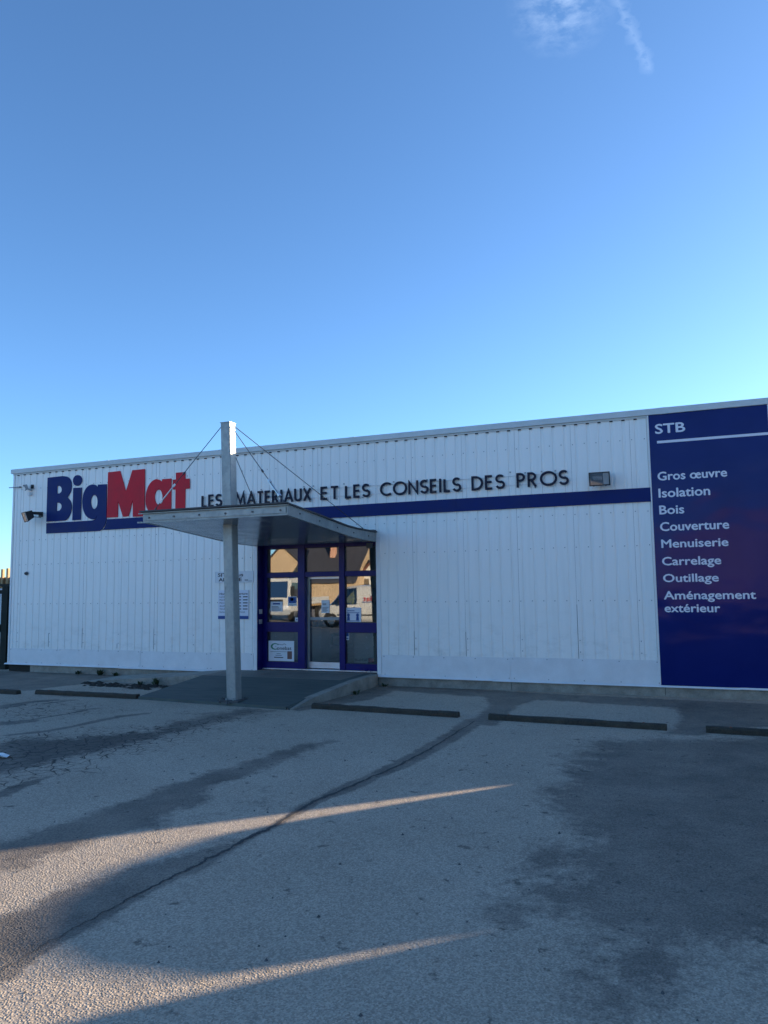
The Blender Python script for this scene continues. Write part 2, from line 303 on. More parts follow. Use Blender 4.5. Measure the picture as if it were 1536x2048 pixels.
for pts, w in (([(290, 1427), (240, 1433), (200, 1441), (150, 1452), (95, 1462), (20, 1470)], [.10, .12, .10, .08, .1, .08]), ([(170, 1421), (120, 1430), (70, 1438)], [.05, .05, .06]), ([(60, 1442), (20, 1446), (-40, 1450)], [.16, .2, .2]), ([(200, 1416), (150, 1421)], [.05, .03]), ([(0, 1415), (60, 1404), (110, 1400)], [.2, .16, .1]), ([(150, 1400), (90, 1407)], [.05, .08]), ([(0, 1590), (60, 1565), (100, 1553)], [.12, .1, .05])):
    addwet(line_field(pts, w), .85)
craze = np.maximum(craze, .7*poly_field([(300, 1420), (150, 1440), (-60, 1460), (-60, 1400), (150, 1395)], .6))
addwet(poly_field([(-40, 1344), (60, 1342), (260, 1352), (200, 1364), (120, 1372), (60, 1380), (-40, 1386)], .3), 1.3)
addwet(poly_field([(230, 1368), (330, 1356), (430, 1350), (400, 1366), (345, 1377), (255, 1380)], .3), 1.0)
addwet(poly_field([(125, 1384), (180, 1384), (178, 1396), (120, 1394)], .06), .5)
pale = poly_field([(790, 1388), (930, 1396), (960, 1412), (930, 1432), (700, 1412)], .5)*.6+poly_field([(1090, 1402), (1340, 1412), (1350, 1450), (1050, 1434)], .5)*.6
me = bpy.data.meshes.new('ground')
idx = np.arange(nx*ny).reshape(ny, nx); quads = np.stack([idx[:-1, :-1], idx[:-1, 1:], idx[1:, 1:], idx[1:, :-1]], -1).reshape(-1, 4)
Z = 0.012*np.sin(GX*.7+.4)*np.cos(GY*.55)*np.clip(1-np.abs(GY+7)/9, 0, 1)*0
me.from_pydata(np.stack([GX.ravel(), GY.ravel(), Z.ravel()], 1).tolist(), [], quads.tolist())
for nm, arr in (('wet', wet), ('craze', craze), ('pale', pale)):
    at = me.attributes.new(nm, 'FLOAT', 'POINT'); at.data.foreach_set('value', arr.astype(np.float32))
t = NT('asphalt'); pos = t.n.new('ShaderNodeNewGeometry').outputs['Position']
def attr(n_):
    a = t.n.new('ShaderNodeAttribute'); a.attribute_name = n_; return a.outputs['Fac']
vec2 = t.n.new('ShaderNodeMapping'); vec2.inputs['Scale'].default_value = (1, 1, .2); t.l.new(pos, vec2.inputs[0]); v2 = vec2.outputs[0]
ragged = t.noise(2.4, 9, .68, v2); ragged2 = t.noise(11, 6, .7, v2)
wv = t.math('ADD', attr('wet'), t.math('ADD', t.ramp(ragged, .25, .75, -.36, .36), t.ramp(ragged2, .25, .75, -.2, .2)))
wetm = t.math('MULTIPLY', t.math('MULTIPLY', t.ramp(wv, .36, .68), t.math('MAXIMUM', t.ramp(t.noise(1.25, 9, .7, v2), .34, .62, 1.0, .62), attr('craze'))), t.ramp(attr('wet'), .02, .2), clamp=True)
fl = t.noise(.9, 8, .62, v2); spots = t.math('MAXIMUM', t.ramp(t.noise(5.5, 5, .6, v2), .635, .68), t.ramp(t.noise(2.1, 7, .66, v2, dist=.5), .63, .72, 0, .6))
stones = t.voro(98, vec=v2, out='Color'); sbw = t.n.new('ShaderNodeRGBToBW'); t.l.new(stones, sbw.inputs[0])
stdist = t.voro(66, vec=v2)
dry = t.mix(t.ramp(fl, .3, .7), (.43, .35, .262), (.54, .445, .34)); dry = t.mix(t.math('MULTIPLY', attr('pale'), .55), dry, (.47, .43, .35))
dry = t.mix(t.ramp(sbw.outputs[0], .15, .85), t.mix(.42, dry, (.05, .047, .042)), t.mix(.26, dry, (.72, .62, .49)))
wetc = t.mix(t.ramp(t.noise(1.7, 6, .6, v2), .35, .65), (.05, .043, .036), (.10, .084, .068)); wetc = t.mix(t.ramp(sbw.outputs[0], .1, .9, 0, .5), wetc, (.19, .17, .145)); wetc = t.mix(t.math('MULTIPLY', attr('craze'), .6, clamp=True), wetc, (.035, .032, .03))
col = t.mix(t.math('MULTIPLY', wetm, .86), dry, wetc)
crk = t.voro(6.5, 'DISTANCE_TO_EDGE', t.mix(.08, v2, t.n.new('ShaderNodeTexNoise').outputs['Color']))
crm = t.math('MULTIPLY', t.ramp(crk, .015, .05, 1, 0), t.ramp(t.math('ADD', attr('craze'), t.ramp(ragged, .3, .7, -.4, .4)), .45, .75), clamp=True)
col = t.mix(t.math('MULTIPLY', crm, .8), col, (.018, .018, .018)); col = t.mix(t.math('MULTIPLY', spots, .55), col, (.03, .03, .028))
hgt = t.math('ADD', t.math('MULTIPLY', t.ramp(stdist, 0, .6, 1, 0), t.ramp(sbw.outputs[0], 0, 1, .4, 1)), t.math('MULTIPLY', crm, -2.0))
hgt = t.math('ADD', hgt, t.math('MULTIPLY', t.noise(6, 4, .6, v2), 1.5))
t.set(col=col, rough=t.ramp(wetm, 0, 1, .93, .72), spec=.3, normal=t.bump(hgt, .85, .007)); MATS['asphalt'] = t.m
gnd = link('ground', me, 'asphalt'); tag(gnd, 'grey asphalt parking lot with dark damp stains and a long seam', 'ground', kind='structure')

seam_px = [(950, 1442), (905, 1472), (850, 1503), (800, 1530), (740, 1556), (690, 1578), (640, 1598), (600, 1620), (540, 1655), (480, 1686), (420, 1718), (370, 1742), (300, 1775), (240, 1808), (160, 1850), (80, 1895), (0, 1945), (-80, 1995)]
seam_w = [.02, .03, .03, .035, .035, .04, .04, .04, .04, .035, .03, .025, .02, .014, .008, .005, .004, .003]
sq = px2(seam_px); tt_ = np.linspace(0, len(sq)-1, 420); sx_ = np.interp(tt_, range(len(sq)), sq[:, 0]); sy_ = np.interp(tt_, range(len(sq)), sq[:, 1]); sw_ = np.interp(tt_, range(len(sq)), seam_w)
sx_ = np.convolve(np.pad(sx_, 6, 'edge'), np.ones(13)/13, 'valid')+np.convolve(RNG.normal(0, .02, 424), np.ones(5)/5, 'valid'); jl, jr = [sw_*np.convolve(RNG.uniform(0, 1.3, 424), np.ones(5)/5, 'valid')*.7 for _ in range(2)]
smb = MB(); smb.add([(x-a_, y, .003) for x, y, a_ in zip(sx_, sy_, jl)]+[(x+a_, y, .003) for x, y, a_ in zip(sx_, sy_, jr)], [(i, 420+i, 421+i, i+1) for i in range(419)])
paint('bitumen', (.06, .055, .05), .8, var=.4, scale=8)
tag(smb.build('asphalt_seam', 'bitumen', None), 'dark ragged paving seam running across the asphalt', 'seam', kind='structure')

# ------------------------------------------------------------------ store building
XL, XR, DEP, TOP = -16.3, 4.9, 22.0, 5.05
OL, OR_, OT = -8.945, -6.10, 2.95                 # entrance opening
PIT = .2146; PH = -14.95                           # rib pitch, a sheet joint
store = thing('store_building', (XL, 0, 0), 'long low white corrugated metal shop building with blue framed entrance', 'building')
def P(mb, name, mat, parent=None, **k): return mb.build(name, mat, parent or store, **k)
def sheet(xa, xb, z0, z1, y):
    """trapezoidal sheet: broad faces at y, narrow grooves 11 mm deep, one every PIT"""
    prof = [(xa, None)]; k0 = math.floor((xa-PH)/PIT)-1; pts = []
    for k in range(k0, k0+200):
        c_ = PH+(k+.5)*PIT
        if c_-.04 > xb: break
        pts += [(c_-.031, 0), (c_-.020, .011), (c_+.020, .011), (c_+.031, 0)]
    def yat(x):
        if x <= pts[0][0]: return 0
        for (a, p), (b, q) in zip(pts, pts[1:]):
            if a <= x <= b: return p+(q-p)*(x-a)/(b-a)
        return 0
    line_ = [(xa, yat(xa))]+[p for p in pts if xa < p[0] < xb]+[(xb, yat(xb))]; n = len(line_)
    vs = [(x, y+d, z) for z in (z0, z1) for x, d in line_]; return MB().add(vs, [(i, i+1, n+i+1, n+i) for i in range(n-1)])
edges = [XL+.06]+[PH+PIT*5*k for k in range(-1, 19) if XL+.2 < PH+PIT*5*k < XR-.1]+[XR]
def clad(xa, xb, z0, z1, i):
    if xb-xa > .02: P(sheet(xa+.0015, xb-.0015, z0, z1, .002 if i % 2 else 0), 'cladding_sheet', 'cladding', fix=False)
for i, (a, b) in enumerate(zip(edges, edges[1:])):
    if b <= OL or a >= OR_: clad(a, b, .2, TOP, i)
    else:
        if a < OL: clad(a, OL-.001, .2, TOP, i)
        if b > OR_: clad(OR_+.001, b, .2, TOP, i)
        clad(max(a, OL), min(b, OR_), OT+.02, TOP, i)
# structure behind the cladding
P(MB().box(XL+.05, OL-.03, .06, .20, .02, TOP).box(OR_+.03, XR-.05, .06, .20, .02, TOP).box(OL-.03, OR_+.03, .06, .20, 3.0, TOP), 'front_wall', 'dark_backing')
P(MB().box(XL, XL+.18, .2, DEP, 0, TOP), 'side_wall', 'cladding'); P(MB().box(XR-.18, XR-.002, .2, DEP, 0, TOP), 'side_wall', 'cladding'); P(MB().box(XL+.18, XR-.18, DEP-.2, DEP, 0, TOP), 'rear_wall', 'cladding')
P(MB().box(XL+.18, XR-.18, .2, DEP-.2, 4.8, 4.95), 'roof', 'roofing'); P(MB().box(XL+.18, XR-.18, .3, DEP-.2, .0, .235), 'interior_floor', 'interior_floor')
P(MB().box(XL+.002, XL+.058, -.012, .22, .17, TOP), 'corner_flashing', 'trim_white')
lap_rng = random.Random(3)
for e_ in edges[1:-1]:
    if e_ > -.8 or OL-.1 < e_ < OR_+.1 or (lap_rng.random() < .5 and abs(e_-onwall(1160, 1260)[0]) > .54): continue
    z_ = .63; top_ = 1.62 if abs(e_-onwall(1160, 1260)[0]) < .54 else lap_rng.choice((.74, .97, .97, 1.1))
    P(MB().box(e_-.003, e_+.004, -.0035, -.0005, z_, top_), 'lap_shade_strip', 'dark_backing')  # dark strip laid on the face to paint the shaded gap of a lap
# coping in lengths
cop = [XL-.05, -13.2, -9.9, -6.6, -3.15, -.4, 2.4, XR+.05]
for i, (a, b) in enumerate(zip(cop, cop[1:])):
    P(MB().prism([(-.055, 5.05), (-.055, 5.155), (-.04, 5.165), (.28, 5.185), (.28, 5.0), (.03, 5.0), (.03, 5.05)], a+.002, b-.002, 'yz'), 'coping_strip', 'coping')
    if i: P(MB().prism([(-.058, 5.045), (-.058, 5.158), (-.042, 5.168), (.28, 5.188), (.28, 5.16), (-.03, 5.12), (-.03, 5.045)], a-.06, a+.06, 'yz'), 'coping_joint', 'coping')
P(MB().box(XL-.002, XR, -.02, -.003, 5.012, 5.048), 'top_closure', 'coping')
gp = MB()                                               # dark blocks standing in for the shade in the open groove ends under the coping
for k in range(-6, 95):
    x = PH+(k+.5)*PIT
    if XL+.1 < x < -.7: gp.box(x-.028, x+.028, -.0215, .012, 4.994, 5.011)
tag(P(gp, 'groove_shade_blocks', 'dark_backing'), kind='stuff')
# plinth, drip edge, kick panels
for a, b in ((XL+.75, OL-.02), (OR_+.0, XR)):
    n = max(2, round((b-a)/2.6)); w = (b-a)/n
    for i in range(n): P(MB().box(a+i*w+.004, a+(i+1)*w-.004, .015+.004*(i % 2), .16, -.1, .185), 'plinth_block', 'concrete')
P(MB().box(XL, XL+.74, .05, .15, -.1, .185), 'plinth_block', 'soil')
drip = [(XL-.06, -12.7), (-12.7, OL-.02), (OR_+.02, -3.7), (-3.7, .6), (.6, XR)]
for i, (a, b) in enumerate(drip):
    dz = .0 if i % 2 else .006
    P(MB().prism([(-.045, .168+dz), (-.058, .172+dz), (-.036, .2+dz), (.02, .205+dz), (.02, .178+dz)], a+.001, b-.001, 'yz'), 'drip_edge', 'trim_white')
xj = onwall(1021, 1330)[0]
kicks = [(XL+.07, -14.6), (-14.6, -12.1), (-12.1, -10.2), (-10.2, OL-.09), (OR_+.1, xj), (xj, -.665)]
scr = MB()
def screw(x, z, y=-.004, r=.011):
    n = 6; vs = [(x+r*math.cos(k*math.pi/3), y, z+r*math.sin(k*math.pi/3)) for k in range(n)]+[(x+r*.7*math.cos(k*math.pi/3), y-.008, z+r*.7*math.sin(k*math.pi/3)) for k in range(n)]
    scr.add(vs, [tuple(range(6, 12))]+[(k, (k+1) % 6, 6+(k+1) % 6, 6+k) for k in range(6)])
for i, (a, b) in enumerate(kicks):
    zt = .60+.01*(i % 2)+(.02 if a > OR_ else -.02); P(MB().box(a+.002, b-.002, -.012-.003*(i % 2), -.006, .204, zt), 'kick_panel', 'trim_white')
    nn = max(2, round((b-a)/.62))
    for k in range(nn+1):
        x = a+.05+(b-a-.1)*k/nn; screw(x, zt-.03, -.0165); screw(x+.02, .235, -.0165)
for k in range(-6, 95):
    x = PH+k*PIT+.035
    if x < XL+.1 or x > -.7: continue
    for z in (4.63, 3.30, 2.68, 1.69):
        if OL-.03 < x < OR_+.03 and z < 3.2: continue
        screw(x+random.uniform(-.006, .006), z+random.uniform(-.006, .006))
    if k % 5 == 0: screw(x, .963); screw(x, .75)
tag(P(scr, 'cladding_screws', 'lamp_grey'), kind='stuff')
P(MB().box(OL-.085, OL-.001, -.016, .24, .204, OT), 'jamb_trim', 'trim_white'); P(MB().box(OR_+.001, OR_+.095, -.016, .24, .204, 3.02), 'jamb_trim', 'trim_white')

# entrance: frame in a shallow recess
FY = .25
ent = MB(); X = lambda u: onwall(u, 1200, FY)[0]
zb, zt_ = .262, 2.95
xl0, xl1 = OL+.002, X(535); m1a, m1b = X(597.5), X(611); m2a, m2b = X(680), X(690.5); xr0, xr1 = X(754.5), OR_-.002+.12
tr0, tr1, h0, h1 = 2.235, 2.335, 1.05, 1.25
fr = MB().box(xl0-.02, xl1, FY-.03, FY+.07, zb, zt_).box(m1a, m1b, FY-.045, FY+.07, zb, zt_).box(m2a, m2b, FY-.045, FY+.07, zb, zt_).box(xr0, xr1, FY-.03, FY+.07, zb, zt_)
for a, b in ((xl1, m1a), (m1b, m2a), (m2b, xr0)): fr.box(a, b, FY-.028, FY+.068, tr0, tr1).box(a, b, FY-.028, FY+.068, zt_-.08, zt_)
for a, b in ((xl1, m1a), (m2b, xr0)): fr.box(a, b, FY-.026, FY+.066, h0, h1).box(a, b, FY-.026, FY+.066, zb, .395)
frame = P(fr, 'entrance_frame', 'frame_blue')
P(MB().box(OL-.0, OL+.012, .0, FY-.031, zb-.03, zt_), 'jamb_lining', 'frame_blue', frame); P(MB().box(OR_-.012, OR_, .0, FY+.3, zb-.03, zt_), 'jamb_lining', 'frame_blue', frame)
def pane(a, b, z0, z1, y=FY+.02, parent=None, name='pane'): P(MB().box(a+.004, b-.004, y, y+.012, z0+.004, z1-.004), name, 'pane_glass', parent or frame)
for a, b in ((xl1, m1a), (m1b, m2a), (m2b, xr0)): pane(a, b, tr1, zt_-.08)
for a, b in ((xl1, m1a), (m2b, xr0)): pane(a, b, h1, tr0); pane(a, b, .395, h0)
# glazing beads and threshold
gb = MB()
for a, b, z0, z1 in [(xl1, m1a, h1, tr0), (m2b, xr0, h1, tr0), (xl1, m1a, .395, h0), (m2b, xr0, .395, h0), (xl1, m1a, tr1, zt_-.08), (m1b, m2a, tr1, zt_-.08), (m2b, xr0, tr1, zt_-.08)]:
    gb.box(a, a+.014, FY+.002, FY+.018, z0, z1).box(b-.014, b, FY+.002, FY+.018, z0, z1).box(a+.014, b-.014, FY+.002, FY+.018, z0, z0+.014).box(a+.014, b-.014, FY+.002, FY+.018, z1-.014, z1)
P(gb, 'glazing_bead', 'frame_dark', frame)
P(MB().box(xl0, xr1-.02, FY-.05, FY+.2, .236, .258), 'threshold', 'aluminium', frame)
# sliding door leaf, set a little deeper
DY = FY+.10
leaf = P(MB().box(m1b-.02, m1b+.035, DY, DY+.045, .275, 2.26).box(m2a-.012, m2a+.02, DY, DY+.045, .275, 2.26).box(m1b+.035, m2a-.012, DY, DY+.045, 2.19, 2.26), 'door_leaf', 'aluminium')
P(MB().box(m1b+.035, m2a-.012, DY-.004, DY+.049, .275, .40), 'bottom_rail', 'aluminium', leaf); P(MB().box(m1b+.035, m2a-.012, DY+.012, DY+.05, 1.30, 1.36), 'push_bar', 'lamp_grey', leaf)
pane(m1b+.035, m2a-.012, .40, 2.19, DY+.02, leaf, 'door_glass')
P(MB().box(m1b+.30, m1b+.52, DY-.05, DY+.01, 2.262, 2.33), 'door_sensor', 'lamp_black', frame)
for z0 in (1.44, 1.22): P(MB().box(OL+.012, OL+.03, .05, .16, z0, z0+.1), 'switch_plate', 'aluminium', frame)
offset(store, 0)

# ------------------------------------------------------------------ things behind the glass
def flat_sign(name, x0, x1, z0, z1, y, label, cat, mat='paper', thick=.004):
    o = thing(name, (x0, y, z0), label, cat); MB().box(x0, x1, y, y+thick, z0, z1).build('sheet', mat, o); return o
def pr(o, name, body, x0, z0, x1, z1, y, mat, bold=0, **k): return link(name, text_mesh(body, x0, z0, x1, z1, y, bold, **k), mat, o)
IY = FY+.0145
def wx(u, v, y): return onwall(u, v, y)
a = wx(537, 1322, IY); b = wx(588, 1282, IY)
cs = flat_sign('company_poster', a[0], b[0], a[1], b[1], IY, 'white poster with large green C and company name in the low window', 'poster', thick=.01)
x0, z0, x1, z1 = a[0], a[1], b[0], b[1]; w_, h_ = x1-x0, z1-z0
arc = [(x0+w_*(.26+.17*math.cos(q)), z0+h_*(.72+.16*math.sin(q))) for q in np.linspace(.55, 5.4, 20)]; arc2 = [(x0+w_*(.28+.12*math.cos(q)), z0+h_*(.72+.115*math.sin(q))) for q in np.linspace(5.4, .55, 20)]
ngon_prism(arc+arc2, [], IY-.0015, IY-.0005).build('letter_c', 'print_green', cs)
pr(cs, 'lettering', 'onebat', x0+.33*w_, z0+.56*h_, x0+.9*w_, z0+.74*h_, IY-.0005, 'print_dark', .01)
MB().bar((x0+.3*w_, IY-.001, z0+.86*h_), (x0+.55*w_, IY-.001, z0+.8*h_), .001, .008).bar((x0+.55*w_, IY-.001, z0+.8*h_), (x0+.62*w_, IY-.001, z0+.86*h_), .001, .008).bar((x0+.62*w_, IY-.001, z0+.86*h_), (x0+.7*w_, IY-.001, z0+.8*h_), .001, .008).build('roof_mark', 'print_dark', cs)
MB().box(x0+.08*w_, x0+.72*w_, IY-.001, IY-.0002, z0+.46*h_, z0+.475*h_).box(x0+.32*w_, x0+.48*w_, IY-.001, IY-.0002, z0+.36*h_, z0+.38*h_).box(x0+.28*w_, x0+.52*w_, IY-.001, IY-.0002, z0+.28*h_, z0+.30*h_).box(x0+.22*w_, x0+.58*w_, IY-.001, IY-.0002, z0+.17*h_, z0+.21*h_).build('small_print', 'print_dark', cs)
MB().box(x0+.74*w_, x0+.92*w_, IY-.001, IY-.0002, z0+.12*h_, z0+.5*h_).build('door_picture', 'print_brown', cs)
offset(cs, 0)
def notice(u0, v0, u1, v1, y, label, blocks, mat='paper', name='paper_notice'):
    a = wx(u0, v1, y); b = wx(u1, v0, y); o = flat_sign(name, a[0], b[0], a[1], b[1], y, label, 'notice', mat)
    w, h = b[0]-a[0], b[1]-a[1]
    for bx0, bz0, bx1, bz1, mt in blocks: MB().box(a[0]+bx0*w, a[0]+bx1*w, y-.001, y-.0002, a[1]+bz0*h, a[1]+bz1*h).build('print', mt, o)
    offset(o, 0); return o
def textblocks(n, x0=.1, x1=.9, z0=.1, z1=.6, mt='print_dark'): return [(x0, z0+(z1-z0)*k/n, x0+(x1-x0)*random.uniform(.6, 1), z0+(z1-z0)*(k+.35)/n, mt) for k in range(n)]
notice(541, 1203, 565, 1223, IY, 'white landscape notice with faint print taped in the tall window pane', textblocks(4)+[(.2, .7, .8, .85, 'print_blue')])
notice(576, 1193, 593, 1212, IY, 'small blue and white leaflet beside the landscape notice in the window', [(.05, .3, .95, .95, 'print_blue'), (.3, .55, .65, .85, 'paper')]+textblocks(2, z0=.05, z1=.25))
notice(590, 1235, 597, 1243, IY, 'tiny white sticker in the corner of the tall window pane', [(.3, .3, .7, .6, 'print_blue')])
notice(643, 1200, 659, 1226, DY+.0145, 'white sheet of paper taped to the glass door leaf', textblocks(5, z0=.12, z1=.5)+[(.15, .6, .6, .75, 'lamp_grey')])
o = notice(690, 1215, 722, 1244, IY, 'pale blue poster with two little figures in the window beside the door', [(.1, .62, .9, .66, 'print_blue'), (.15, .75, .6, .8, 'print_blue'), (.1, .05, .9, .1, 'print_blue')], mat='print_white')
a = wx(690, 1244, IY); b = wx(722, 1215, IY); w, h = b[0]-a[0], b[1]-a[1]
for cx in (.22, .78):
    MB().tube([(a[0]+cx*w, IY-.001, a[1]+.48*h), (a[0]+cx*w, IY-.0002, a[1]+.48*h)], .035, 10).prism([(a[0]+(cx-.09)*w, a[1]+.12*h), (a[0]+(cx+.09)*w, a[1]+.12*h), (a[0]+(cx+.07)*w, a[1]+.38*h), (a[0]+(cx-.07)*w, a[1]+.38*h)], IY-.001, IY-.0002).build('figure_print', 'print_blue', o)
offset(o, 0)
notice(692, 1265, 698, 1280, IY, 'narrow blue and white sticker at the top of the low window pane', [(.1, .5, .9, .95, 'print_blue'), (.2, .15, .8, .3, 'print_blue')])
# display stand with the shop's logo, and shelving inside
ds = thing('display_stand', (-6.9, .8, .24), 'white display stand with small red logo inside the low window', 'display')
MB().prism([(.62, .24), (1.02, .24), (.96, 1.02), (.70, 1.02)], -6.92, -6.40, 'yz').build('body', 'interior_wall', ds)
link('lettering', text_mesh('BigMat', -6.90, .40, -6.62, .47, .64, .02), 'print_dark', ds); MB().box(-6.58, -6.46, .632, .64, .39, .48).build('logo_mark', 'print_red', ds)
MB().box(-6.45, -6.43, .60, .61, .75, .95).build('price_strip', 'paper', ds); offset(ds, 0)
def shelving(x0, y0, w, label, depth=.5):
    o = thing('shelving_unit', (x0, y0, .24), label, 'shelving')
    for x in (x0, x0+w-.04): MB().box(x, x+.04, y0, y0+depth, .24, 2.3).build('upright', 'shelf_grey', o)
    MB().box(x0, x0+w, y0+depth, y0+depth+.02, .24, 2.3).build('back_panel', 'shelf_grey', o)
    for k, z in enumerate((.34, .8, 1.26, 1.72)):
        MB().box(x0+.04, x0+w-.04, y0, y0+depth, z, z+.03).build('shelf', 'shelf_grey', o); x = x0+.06
        for mt in ('box_card', 'box_blue', 'box_green', 'paper'):
            g = MB(); xx = x
            for _ in range(3):
                bw_ = random.uniform(.08, .16); g.box(xx, xx+bw_-.01, y0+.04, y0+.4, z+.032, z+random.uniform(.18, .38)); xx += bw_
            if xx < x0+w-.06: g.build('stacked_goods', mt, o)
            x = xx+.02
    offset(o, 0)
shelving(-8.6, 4.2, 1.9, 'grey shelving with stacked goods deep inside behind the door leaf'); shelving(-6.5, 5.0, 1.9, 'grey shelving with stacked goods deep inside behind the window beside the door leaf'); shelving(-10.9, 5.2, 1.9, 'grey shelving with stacked goods deep inside at the closed side of the shop')
ctr = thing('sales_counter', (-8.9, 2.2, .24), 'pale low sales counter inside behind the poster window', 'counter'); MB().box(-8.85, -8.2, 1.6, 2.1, .24, 1.02).build('front', 'interior_wall', ctr); MB().box(-8.9, -8.15, 1.55, 2.15, 1.022, 1.06).build('worktop', 'shelf_grey', ctr); offset(ctr, 0)

# ------------------------------------------------------------------ ramp and landing
rp = thing('entrance_ramp', (-7.8, -1.5, 0), 'grey green painted concrete ramp and landing in front of the entrance', 'ramp')
zl = .225
LIP = .05
def rpz(y): return zl if y > -1.12 else LIP+(zl-LIP)*(1-(-1.12-y)/2.18)
# landing slab in tiles
xa, xb = -9.58, -6.42
for i in range(8):
    for j in range(3):
        w = (xb-xa)/8; h = 1.07/3; MB().box(xa+i*w+.003, xa+(i+1)*w-.003, -1.10+j*h+.003, -1.10+(j+1)*h-.003, .10, zl+.001*((i+j) % 2)).build('tile', 'tile_beige', rp)
MB().box(xa, xb, -1.10, FY-.06, .0, zl-.006).build('landing_bed', 'concrete', rp)
MB().box(-6.42, OR_-.02, -.03, FY-.06, 0, zl-.003).box(xa+.6, xb, -.029, FY-.06, zl-.005, zl+.004).build('sill_slab', 'tile_beige', rp)
xe0, xe1 = -6.07, -6.28
V = [(-9.58, -1.10, zl), (-6.42, -1.10, zl), (-6.42, -.04, zl), (xe0, -.04, zl), (xe0, -1.10, zl-.0), (xe1, -3.30, .008), (-9.6, -3.02, .008), (-9.56, -1.12, zl)]
MB().add([(-9.58, -1.103, zl), (-6.42, -1.103, zl), (-6.36, -3.29, LIP), (-9.6, -3.04, LIP), (-9.58, -1.103, 0), (-6.42, -1.103, 0), (-6.36, -3.29, -.02), (-9.6, -3.04, -.02)], [(0, 1, 2, 3), (4, 5, 6, 7), (0, 4, 5, 1), (1, 5, 6, 2), (2, 6, 7, 3), (3, 7, 4, 0)]).build('ramp_slab', 'ramp_paint', rp)
MB().add([(-6.417, -.045, zl+.003), (-6.24, -.045, zl+.003), (-6.24, -1.10, zl+.003), (-6.40, -3.27, LIP+.004), (-6.417, -1.10, zl+.003), (-6.357, -3.29, LIP+.004)]+[(-6.417, -.045, 0), (-6.24, -.045, 0), (-6.24, -1.10, 0), (-6.30, -3.30, 0)], [(0, 1, 2, 4), (4, 2, 5, 3), (1, 7, 8, 2), (2, 8, 9, 5)]).build('ramp_border', 'ramp_paint', rp, fix=False)
# kerb blocks along the open side
yy = [-.05, -.55, -1.05, -1.55, -2.05, -2.6, -3.27]
for a, b in zip(yy, yy[1:]):
    za, zb_ = rpz(a)+.006, rpz(b)+.006 if b > -3 else .012; xo = lambda y: -6.07-.2*max(0, (-y-1.1)/2.2); xi = lambda y: xo(y)-.168
    MB().add([(xo(a), a-.004, za), (xo(b), b+.004, zb_), (xi(b), b+.004, zb_), (xi(a), a-.004, za), (xo(a), a-.004, -.05), (xo(b), b+.004, -.05), (xi(b), b+.004, -.05), (xi(a), a-.004, -.05)], [(0, 1, 2, 3), (4, 7, 6, 5), (0, 4, 5, 1), (1, 5, 6, 2), (2, 6, 7, 3), (3, 7, 4, 0)]).build('kerb_block', 'concrete', rp)
# side ramp running down along the wall
MB().add([(-9.585, -1.12, zl), (-12.6, -1.20, .012), (-12.6, -.03, .012), (-9.585, -.03, zl), (-9.585, -1.12, -.05), (-12.6, -1.20, -.05), (-12.6, -.03, -.05), (-9.585, -.03, -.05)], [(0, 1, 2, 3), (4, 7, 6, 5), (0, 4, 5, 1), (1, 5, 6, 2), (2, 6, 7, 3), (3, 7, 4, 0)]).build('side_ramp_slab', 'concrete', rp)
offset(rp, 0)

# ------------------------------------------------------------------ canopy, column and cables
cp = thing('entrance_canopy', (-7.5, -1.9, 2.9), 'flat galvanised steel canopy over the entrance with ribbed soffit', 'canopy')
CX0, CX1 = -8.99, -6.09
topl = [(-3.70, 3.36), (-1.45, 3.145), (-1.0, 3.125), (-.02, 3.115)]; botl = [(-3.70, 3.18), (-1.35, 2.975), (-.7, 2.94), (-.02, 2.925)]
def zbot(y): return float(np.interp(y, [p[0] for p in botl], [p[1] for p in botl]))
def ztop(y): return float(np.interp(y, [p[0] for p in topl], [p[1] for p in topl]))
for x in (CX0, CX1-.05): MB().prism(topl[::-1]+botl, x, x+.05, 'yz').build('side_beam', 'galvanised', cp)
fa = MB().box(CX0-.01, CX1+.012, -3.76, -3.702, 3.335, 3.352).box(CX0-.01, CX1+.012, -3.76, -3.702, 3.175, 3.192).box(CX0-.01, CX1+.012, -3.715, -3.702, 3.193, 3.334).box(CX0+.02, CX1-.02, -3.735, -3.716, 3.215, 3.31)
fa.build('front_fascia', 'galvanised', cp)
MB().box(CX0-.09, CX0-.012, -3.75, -3.71, 3.335, 3.35).build('fascia_lug', 'galvanised', cp); MB().box(CX0-.11, CX0-.012, -3.75, -3.71, 3.175, 3.20).build('fascia_lug', 'galvanised', cp)
for k in range(6):
    x = CX0+.14+k*(CX1-CX0-.26)/5; MB().tube([(x, -3.736, 3.262), (x, -3.752, 3.262)], .018, 6).build('bolt', 'cable_steel', cp)
for k in range(5):
    y = -3.3+k*.72; z = (zbot(y)+ztop(y))/2; MB().tube([(CX1+.001, y, z), (CX1+.014, y, z)], .014, 6).build('bolt', 'cable_steel', cp)
rf = MB(); ysr = [-3.80, -2.6, -1.45, -1.0, -.02]; V = []
for y in ysr: V += [(CX0-.03, y, ztop(y)+.004), (CX1+.03, y, ztop(y)+.004), (CX1+.03, y, ztop(y)+.03), (CX0-.03, y, ztop(y)+.03)]
F = [(0, 1, 2, 3), (16, 19, 18, 17)]+[(4*i+k, 4*i+(k+1) % 4, 4*i+4+(k+1) % 4, 4*i+4+k) for i in range(4) for k in range(4)]
rf.add(V, F).build('roof_sheet', 'dark_edge', cp)
sf = MB(); y = -3.69
